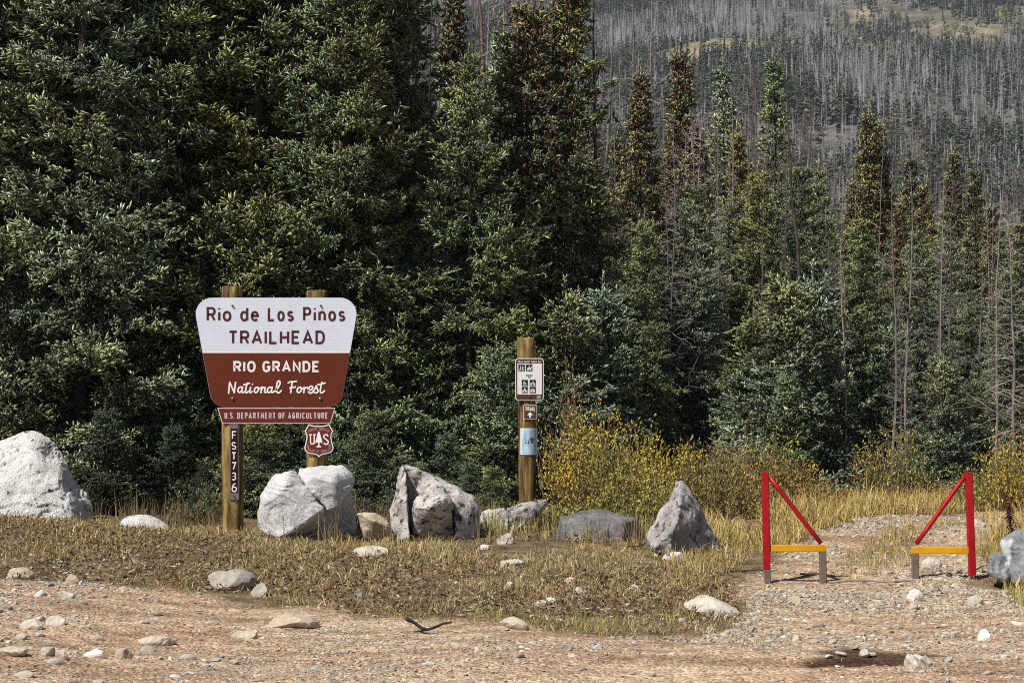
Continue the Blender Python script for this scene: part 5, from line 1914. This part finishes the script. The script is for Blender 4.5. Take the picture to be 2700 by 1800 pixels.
# ------------------------------------------------------------------ gates
def bar(mb, a, b, wx, wy, bev=0.006):
    """square tube between two points, wx across the picture plane, wy deep"""
    a, b = np.array(a, float), np.array(b, float)
    d = unit(b - a)
    n = unit(np.cross(d, np.array([0, 1.0, 0])))
    y = np.cross(n, d)
    sec = [(-wx / 2 + bev, -wy / 2), (wx / 2 - bev, -wy / 2), (wx / 2, -wy / 2 + bev), (wx / 2, wy / 2 - bev), (wx / 2 - bev, wy / 2), (-wx / 2 + bev, wy / 2), (-wx / 2, wy / 2 - bev), (-wx / 2, -wy / 2 + bev)]
    V = [a + n * u + y * v for u, v in sec] + [b + n * u + y * v for u, v in sec]
    mb.add(V, [np.array([(i, (i + 1) % 8, 8 + (i + 1) % 8, 8 + i) for i in range(8)]), np.array([list(range(7, -1, -1)), list(range(8, 16))])])


YG = 17.5
ZG = 2.94


def zg(x, y, dy=0.0):
    return P(1900 + x / ZG, 1180 + y / ZG, YG + dy)


def gate(label, post_t, post_b, foot, brace_a, brace_b, bar_a, bar_b, leg_t, leg_b):
    base = zg(*post_b)
    base = np.array([base[0], YG, g1(base[0], YG)])
    t = thing("trail_gate", label, "gate", base)
    L_ = lambda q: np.array(q) - base
    w = 53 / ZG / F * YG
    mb = MB()
    bar(mb, L_(zg(*post_b)), L_(zg(*post_t)), w, w * 1.0)
    p_ = mb.build("post", M_red, t)
    if foot:
        mb = MB()
        bar(mb, L_(zg(*foot)), L_(zg(*post_b)) - np.array([0, 0, 0.0015]), w * 0.95, w * 0.95)
        mb.build("post_foot", M_steel, p_)
    # round brace
    a, b = L_(zg(*brace_a)), L_(zg(*brace_b))
    V, Q = tubes(np.linspace(a, b, 6)[None], np.full((1, 6), 18.0 / ZG / F * YG), 12)
    mb = MB()
    mb.add(V, [Q, np.arange(12)[None][:, ::-1], (60 + np.arange(12))[None]])
    mb.build("brace", M_red, t, smooth=True)
    mb = MB()
    hgt = 51 / ZG / F * YG
    bar(mb, L_(zg(*bar_a)), L_(zg(*bar_b)), hgt, hgt, 0.005)
    mb.build("crossbar", M_yel, t)
    mb = MB()
    bar(mb, L_(zg(*leg_b)), L_(zg(*leg_t)), 52 / ZG / F * YG, w, 0.005)
    mb.build("short_leg", M_steel, t)
    return t


gate("red and yellow steel trail gate beside the pointed boulder, its brace sloping towards the gap", (345, 187), (359, 940), (364, 1040), (381, 228), (778, 740), (388, 778), (816, 778), (791, 804), (795, 1070))
gate("red and yellow steel trail gate beside the blue-grey boulder, its brace sloping towards the gap", (1922, 190), (1951, 985), None, (1898, 215), (1516, 745), (1480, 794), (1917, 794), (1508, 820), (1510, 1070))


# ------------------------------------------------------------------ willow bushes
def leaf_quads(mb, p, d, ln, wd, col, rng, mat=0):
    d = unit(d)
    s = unit(np.cross(d, unit(rng.normal(size=d.shape))))
    m = len(p)
    V = np.stack([p, p + d * (ln * 0.5)[:, None] + s * (wd / 2)[:, None], p + d * ln[:, None], p + d * (ln * 0.5)[:, None] - s * (wd / 2)[:, None]], 1)
    mb.add(V.reshape(-1, 3), np.arange(m * 4).reshape(m, 4), np.repeat(col, 4, axis=0), mat)


PAL_Y = [(0.52, 0.36, 0.045), (0.58, 0.45, 0.07), (0.42, 0.34, 0.055), (0.34, 0.32, 0.07), (0.26, 0.15, 0.04), (0.28, 0.29, 0.08)]
PAL_G = [(0.24, 0.27, 0.07), (0.34, 0.32, 0.07), (0.17, 0.21, 0.06), (0.46, 0.37, 0.075), (0.22, 0.14, 0.055)]
PAL_O = [(0.36, 0.22, 0.06), (0.28, 0.16, 0.06), (0.42, 0.30, 0.07), (0.24, 0.22, 0.07), (0.26, 0.13, 0.055), (0.20, 0.20, 0.06)]


def bush(label, px, D, wid, h, pal, seed, n=5200, nst=60, leaf=0.05):
    rng = np.random.default_rng(seed)
    x = PX(px, D)
    t = thing("willow_bush", label, "bush", (x, D, g1(x, D)))
    a = rng.uniform(0, 6.283, nst)
    rad = rng.uniform(0, 1, nst) ** 0.5
    b0 = np.stack([np.cos(a) * rad * wid * 0.35, np.sin(a) * rad * wid * 0.25, np.full(nst, -0.08)], 1)
    tip = np.stack([np.cos(a) * rad * wid * 0.55 + rng.normal(0, 0.08, nst), np.sin(a) * rad * wid * 0.42 + rng.normal(0, 0.08, nst), h * (1.05 - 0.55 * rad ** 2) * rng.uniform(0.45, 1.15, nst)], 1)
    s = np.linspace(0, 1, 5)
    p = b0[:, None] + (tip - b0)[:, None] * s[None, :, None]
    p[..., :2] += (rng.normal(0, 0.06, (nst, 1, 2)) * np.sin(s * math.pi)[None, :, None])
    V, Q = tubes(p, np.tile(np.linspace(0.008, 0.003, 5)[None], (nst, 1)), 3)
    mb = MB()
    mb.add(V, Q, (0.16, 0.10, 0.07))
    mb.build("stems", M_bark, t)
    # side twigs + leaves
    n = int(n * 1.05)
    nst2 = nst
    bi = rng.integers(0, nst, n)
    u = 0.2 + 0.8 * rng.uniform(0, 1, n) ** 0.7
    q = b0[bi] + (tip - b0)[bi] * u[:, None] + rng.normal(0, 0.075, (n, 3)) * (1.2 - 0.4 * u)[:, None] * np.array([1, 1, 0.8])
    d = unit(tip - b0)[bi] + rng.normal(0, 0.55, (n, 3))
    pc = np.array(pal)
    ci = np.clip((np.floor((fbm(q * 1.7 + seed, 2, seed) * 0.7 + 0.5 + rng.normal(0, 0.25, n)) * len(pal))), 0, len(pal) - 1).astype(int)
    col = pc[ci] * rng.uniform(0.65, 1.35, n)[:, None]
    leaf = leaf * 0.78
    mb = MB()
    leaf_quads(mb, q, d, leaf * rng.uniform(0.6, 1.3, n), leaf * 0.42 * rng.uniform(0.7, 1.2, n), col, rng)
    mb.build("foliage", M_leaf, t)
    return t


bush("golden yellow willow bush behind the flat dark boulder", 1600, 23.4, 1.15, 1.15, PAL_Y, 1, 6500, 100)
bush("tall yellow-green willow bush rising beside the trail marker post", 1515, 24.0, 0.8, 1.5, PAL_G, 2, 3000, 50)
bush("yellow-green willow bush filling the gap beside the pointed boulder", 1740, 23.2, 1.1, 0.85, PAL_Y, 3, 5000)
bush("green leafy low bush between the wedge boulder and the flat boulder", 1455, 20.9, 0.7, 0.30, PAL_G, 4, 2600, 40, 0.045)
bush("green-yellow low bush right behind the flat dark boulder", 1640, 21.3, 1.1, 0.55, PAL_G, 5, 5200, 70, 0.045)
bush("rusty orange bush behind the pointed boulder", 1870, 22.8, 1.2, 0.78, PAL_O, 6, 4200, 80)
bush("green and gold bush behind the first red gate post", 1985, 24.0, 1.1, 0.95, PAL_G, 7, 4000)
bush("olive-yellow willow bush standing behind the gap between gates", 2355, 25.0, 1.0, 0.95, PAL_G, 8, 2800)
bush("bright yellow willow bush at the picture edge behind the blue-grey boulder", 2715, 24.2, 1.0, 1.0, PAL_Y, 9, 5000, 80)
bush("yellow-tipped bush behind the second red gate post", 2610, 24.4, 0.8, 0.5, PAL_G, 10, 1800)
bush("reddish brown low bush in the grass behind the first gate brace", 2090, 23.8, 0.9, 0.5, PAL_O, 11, 3200)
bush("dark green sapling clump at the foot of the number-plate sign post", 545, 21.6, 0.55, 0.42, [(0.10, 0.12, 0.05), (0.14, 0.16, 0.06), (0.08, 0.09, 0.04)], 12, 1200, 24)


# ------------------------------------------------------------------ grass
def blades(mb, x, y, h, w, pal, rng, lean=0.35, vary=0.3):
    m = len(x)
    per = 9
    c_ = rng.integers(0, max(m // per, 1), m)
    ox, oy = rng.normal(0, 0.03, m), rng.normal(0, 0.03, m)
    tf = rng.uniform(0, 1, m) < 0.75
    x, y = np.where(tf, x[c_] + ox, x), np.where(tf, y[c_] + oy, y)
    h = h * np.where(tf, (0.6 + 0.7 * _hash(c_, c_ * 3, c_ * 7, 5)), 0.8)
    z = G(x, y)
    a = rng.uniform(0, 6.283, m)
    sd = np.stack([np.cos(a), np.sin(a), np.zeros(m)], 1)
    la = np.where(tf, np.arctan2(oy, ox), rng.uniform(0, 6.283, m)) + rng.normal(0, 0.5, m)
    lv = np.stack([np.cos(la), np.sin(la), np.zeros(m)], 1) * (np.abs(rng.normal(0, lean, m)) * h)[:, None]
    p = np.stack([x, y, z - 0.01], 1)
    up = np.array([0, 0, 1.0])
    mid = p + lv * 0.35 + up * (h * 0.6)[:, None]
    tip = p + lv + up * (h * (1 - 0.3 * np.linalg.norm(lv, axis=1) / np.maximum(h, 1e-3)).clip(0.3, 1))[:, None]
    V = np.stack([p - sd * (w / 2)[:, None], p + sd * (w / 2)[:, None], mid + sd * (w * 0.4)[:, None], mid - sd * (w * 0.4)[:, None], tip], 1)
    pal = np.array(pal)
    ci = np.where(tf & (rng.uniform(0, 1, m) < 0.7), c_ % len(pal), rng.integers(0, len(pal), m))
    c = pal[ci] * rng.uniform(1 - vary, 1 + vary, m)[:, None]
    o = np.arange(m)[:, None] * 5
    mb.add(V.reshape(-1, 3), [o + np.array([0, 1, 2, 3]), o + np.array([3, 2, 4])], np.repeat(c, 5, axis=0))


STRAW = [(0.60, 0.45, 0.17), (0.66, 0.52, 0.24), (0.52, 0.37, 0.12), (0.42, 0.34, 0.12), (0.55, 0.34, 0.12), (0.34, 0.30, 0.10)]
BERM = [(0.42, 0.31, 0.14), (0.54, 0.42, 0.21), (0.28, 0.22, 0.11), (0.34, 0.27, 0.12), (0.46, 0.31, 0.14), (0.16, 0.11, 0.075), (0.62, 0.51, 0.30), (0.26, 0.25, 0.10)]
OLIVEG = [(0.28, 0.27, 0.07), (0.36, 0.32, 0.09), (0.21, 0.22, 0.06), (0.46, 0.38, 0.12)]
LITTER = [(0.12, 0.07, 0.045), (0.19, 0.115, 0.07), (0.07, 0.045, 0.032), (0.28, 0.20, 0.12), (0.20, 0.085, 0.055), (0.36, 0.28, 0.17)]


def grass_fields():
    rng = np.random.default_rng(303)

    def pick(n, ylo, yhi, pxlo, pxhi, cond):
        D = np.sqrt(rng.uniform(ylo ** 2, yhi ** 2, n))
        px = rng.uniform(pxlo, pxhi, n)
        x = (px - 1350) / F * D
        k_ = cond(x, D, px)
        return x[k_], D[k_]
    # bank: mixed dry tufts, densest on the crest
    mb = MB()

    def on_bank(x, D, px):
        cl = 0.45 + 0.8 * n2(x, D, 1.4, 3, 71)
        cr = sstep((D - toe_y(x) - 0.1) / 2.2)
        return (gravel_mask(x, D) < rng.uniform(0.05, 0.6, len(x))) & (rng.uniform(0, 1, len(x)) < np.clip(cl, 0, 1) * (0.5 + 0.5 * cr))
    x, D = pick(118000, 14.4, 20.6, -560, 1960, on_bank)
    m = len(x)
    tall = sstep((D - 18.2) / 1.0)
    h = rng.uniform(0.03, 0.08, m) + tall * rng.uniform(0.01, 0.06, m)
    blades(mb, x, D, h, np.full(m, 0.006), BERM, rng, 1.3)
    x, D = pick(9400, 17.8, 20.2, -560, 1960, lambda x, D, px: n2(x, D, 0.9, 2, 73) > -0.1)
    m = len(x)
    blades(mb, x, D, rng.uniform(0.04, 0.115, m), np.full(m, 0.006), [(0.48, 0.31, 0.12), (0.42, 0.33, 0.13), (0.34, 0.29, 0.10), (0.54, 0.43, 0.21)], rng, 0.8)
    tag(mb.build("bank_grass", M_grass), "short dry tan and brown grass covering the bank under the boulders", "grass", kind="stuff")
    # green shoots at toe
    mb = MB()
    x, D = pick(5500, 14.4, 17.5, 700, 1950, lambda x, D, px: (np.abs(D - toe_y(x) - 0.35) < 0.5) & (n2(x, D, 1.6, 2, 79) > -0.1) & (gravel_mask(x, D) < 0.75))
    m = len(x)
    blades(mb, x, D, rng.uniform(0.03, 0.085, m), np.full(m, 0.006), OLIVEG, rng, 0.5)
    x, D = pick(7000, 19.2, 21.4, 1180, 1950, lambda x, D, px: n2(x, D, 1.3, 2, 83) > 0.0)
    m = len(x)
    blades(mb, x, D, rng.uniform(0.08, 0.26, m), np.full(m, 0.008), OLIVEG, rng, 0.35)
    tag(mb.build("green_grass", M_grass), "olive green grass along the foot of the bank and behind the flat boulder", "grass", kind="stuff")
    # litter: dark dead forbs on the bank
    mb = MB()
    x, D = pick(23500, 15.2, 19.6, -560, 1950, lambda x, D, px: (gravel_mask(x, D) < 0.35) & (n2(x, D, 1.0, 3, 75) > -0.22))
    m = len(x)
    z = G(x, D)
    d = rng.normal(0, 1, (m, 3))
    d[:, 2] = np.abs(d[:, 2]) * 0.5
    pal = np.array(LITTER)
    leaf_quads(mb, np.stack([x, D, z + rng.uniform(0, 0.05, m)], 1), d, rng.uniform(0.02, 0.06, m), rng.uniform(0.006, 0.02, m), pal[rng.integers(0, len(pal), m)] * rng.uniform(0.6, 1.4, m)[:, None], rng)
    tag(mb.build("dead_undergrowth", M_grass), "dark brown withered low plants matted over the bank slope", "undergrowth", kind="stuff")
    # tall straw meadow behind gates
    mb = MB()

    def meadow(x, D, px):
        g = gravel_mask(x, D)
        return (g < rng.uniform(0.05, 0.45, len(x))) & (n2(x, D, 0.9, 3, 81) > -0.45)
    x, D = pick(66000, 19.4, 27.5, 1830, 3350, meadow)
    m = len(x)
    h = rng.uniform(0.08, 0.26, m) * (0.6 + 0.7 * sstep((D - 21) / 2.5))
    blades(mb, x, D, h, np.full(m, 0.008), STRAW, rng, 0.7)
    x, D = pick(17000, 15.2, 19.4, 2540, 3350, lambda x, D, px: (trail_d(x, D) < 0.15))
    m = len(x)
    blades(mb, x, D, rng.uniform(0.05, 0.22, m), np.full(m, 0.006), STRAW + OLIVEG, rng, 0.35)
    x, D = pick(4500, 16.4, 19.4, 1760, 2010, lambda x, D, px: (trail_d(x, D) < 0.05) & (n2(x, D, 1.3, 2, 82) > -0.35))
    m = len(x)
    blades(mb, x, D, rng.uniform(0.05, 0.17, m), np.full(m, 0.006), STRAW + BERM, rng, 0.7)
    tag(mb.build("meadow_grass", M_grass), "tall straw-yellow grass behind and around the red gates", "grass", kind="stuff")
    # tufts on the trail
    mb = MB()
    x, D = pick(7000, 17.6, 22.5, 2100, 2560, lambda x, D, px: (np.abs(x - trail_x(D) - 0.05) < 0.32) & (n2(x, D, 1.8, 2, 85) > -0.25))
    m = len(x)
    blades(mb, x, D, rng.uniform(0.03, 0.12, m), np.full(m, 0.005), OLIVEG + STRAW + BERM, rng, 0.9)
    x, D = pick(5000, 13, 17.5, 1900, 2760, lambda x, D, px: (n2(x, D, 1.1, 3, 87) > 0.33))
    m = len(x)
    blades(mb, x, D, rng.uniform(0.015, 0.05, m), np.full(m, 0.005), OLIVEG + STRAW, rng, 0.6)
    tag(mb.build("trail_grass", M_grass), "thin grass tufts growing along the middle of the stony trail", "grass", kind="stuff")
    # dry stalks in front of the dark wood and round the boulders
    mb = MB()
    x, D = pick(7000, 20.2, 23.5, -560, 1350, lambda x, D, px: (n2(x, D, 1.2, 2, 89) > -0.3) & ((px > 300) | (D > 21.6)))
    m = len(x)
    blades(mb, x, D, rng.uniform(0.08, 0.36, m), np.full(m, 0.006), [(0.22, 0.16, 0.09), (0.30, 0.22, 0.11), (0.14, 0.10, 0.06), (0.17, 0.15, 0.06)], rng, 0.3)
    x, D = pick(700, 19.2, 19.9, 640, 1960, lambda x, D, px: n2(x, D, 2.2, 2, 92) > -0.1)
    m = len(x)
    blades(mb, x, D, rng.uniform(0.15, 0.38, m), np.full(m, 0.005), [(0.25, 0.18, 0.11), (0.36, 0.27, 0.16)], rng, 0.3)
    tag(mb.build("dry_stalk_grass", M_grass), "thin brown dry stalks standing among the boulders before the dark wood", "grass", kind="stuff")


grass_fields()


# ------------------------------------------------------------------ small things
def stick(label, pts, D, rad, colr, name="fallen_branch", side=None):
    q = np.array([P(a, b, D) for a, b in pts])
    for i in range(len(q)):
        q[i, 1] = D + 0.05 * math.sin(i * 1.7)
    c = q.mean(0)
    c[2] = q[:, 2].min()
    mb = MB()
    n = len(q)
    V, Q = tubes((q - c)[None], (rad * np.linspace(1, 0.55, n))[None], 6)
    mb.add(V, [Q, np.arange(6)[None][:, ::-1], (n * 6 - 6 + np.arange(6))[None]], colr)
    if side:
        s_ = np.array([P(a, b, D) for a, b in side]) - c
        V, Q = tubes(s_[None], (rad * np.linspace(0.6, 0.3, len(s_)))[None], 5)
        mb.add(V, Q, colr)
    o = mb.build(name, M_bark, smooth=True)
    o.location = c
    tag(o, label, "branch")
    return o


stick("dark crooked branch lying at the edge of the dirt", [(1072, 1631), (1092, 1643), (1112, 1654), (1130, 1656), (1148, 1653), (1170, 1644), (1190, 1638)], 14.62, 0.014, (0.05, 0.035, 0.035), side=[(1145, 1654), (1125, 1660), (1090, 1665)])
stick("thin dark stick on the ground before the pointed boulder", [(1925, 1503), (1960, 1506), (2000, 1500), (2012, 1502)], 17.9, 0.010, (0.06, 0.045, 0.04))
stick("long grey stick lying across the trail between the gates", [(2185, 1535), (2250, 1530), (2330, 1532), (2400, 1529)], 17.3, 0.012, (0.30, 0.24, 0.20))
stick("dark twig pointing from the second red post to the blue-grey boulder", [(2575, 1500), (2590, 1494), (2606, 1488)], 17.4, 0.007, (0.05, 0.04, 0.035))
stick("dark stick beneath the yellow bar of the first gate", [(2110, 1512), (2150, 1514), (2200, 1517), (2240, 1516)], 17.8, 0.009, (0.08, 0.06, 0.05))


def dock_plant():
    rng = np.random.default_rng(8)
    D = 18.6
    x = PX(2668, D)
    zb = g1(x, D)
    t = thing("dock_plant", "dark maroon dried seed stalk above the blue-grey boulder", "plant", (x, D, zb))
    topz = P(2662, 1332, D)[2] - zb
    s = np.linspace(0, 1, 8)
    p = np.stack([0.012 * np.sin(s * 5) - 0.02 * s, 0 * s, s * topz], 1)
    mb = MB()
    V, Q = tubes(p[None], np.full((1, 8), 0.006), 5)
    mb.add(V, Q, (0.10, 0.03, 0.03))
    mb.build("stem", M_bark, t)
    n = 420
    u = 0.45 + 0.55 * rng.uniform(0, 1, n)
    q = np.stack([np.interp(u, s, p[:, 0]), 0 * u, u * topz], 1) + rng.normal(0, 0.02, (n, 3)) * (1.3 - u)[:, None] * 1.6
    mb = MB()
    leaf_quads(mb, q, rng.normal(size=(n, 3)), rng.uniform(0.012, 0.028, n), rng.uniform(0.008, 0.016, n), np.array([0.085, 0.018, 0.022]) * rng.uniform(0.5, 1.5, n)[:, None], rng)
    mb.build("seed_foliage", M_leaf, t)


dock_plant()


# ------------------------------------------------------------------ air
def haze():
    mb = MB()
    box(mb, (-1700, -110, -3.0), (1700, 2200, 520))

    def f(nt, b):
        nt.nodes.remove(b)
        v = nt.nodes.new("ShaderNodeVolumePrincipled")
        v.inputs["Color"].default_value = (0.80, 0.88, 1.0, 1)
        v.inputs["Density"].default_value = 0.00016
        out = [n for n in nt.nodes if n.type == 'OUTPUT_MATERIAL'][0]
        nt.links.new(v.outputs[0], out.inputs["Volume"])
    o = mb.build("haze", material("thin_air_haze", f))
    tag(o, "thin bluish air that pales the far hillside", "haze", kind="stuff")


haze()
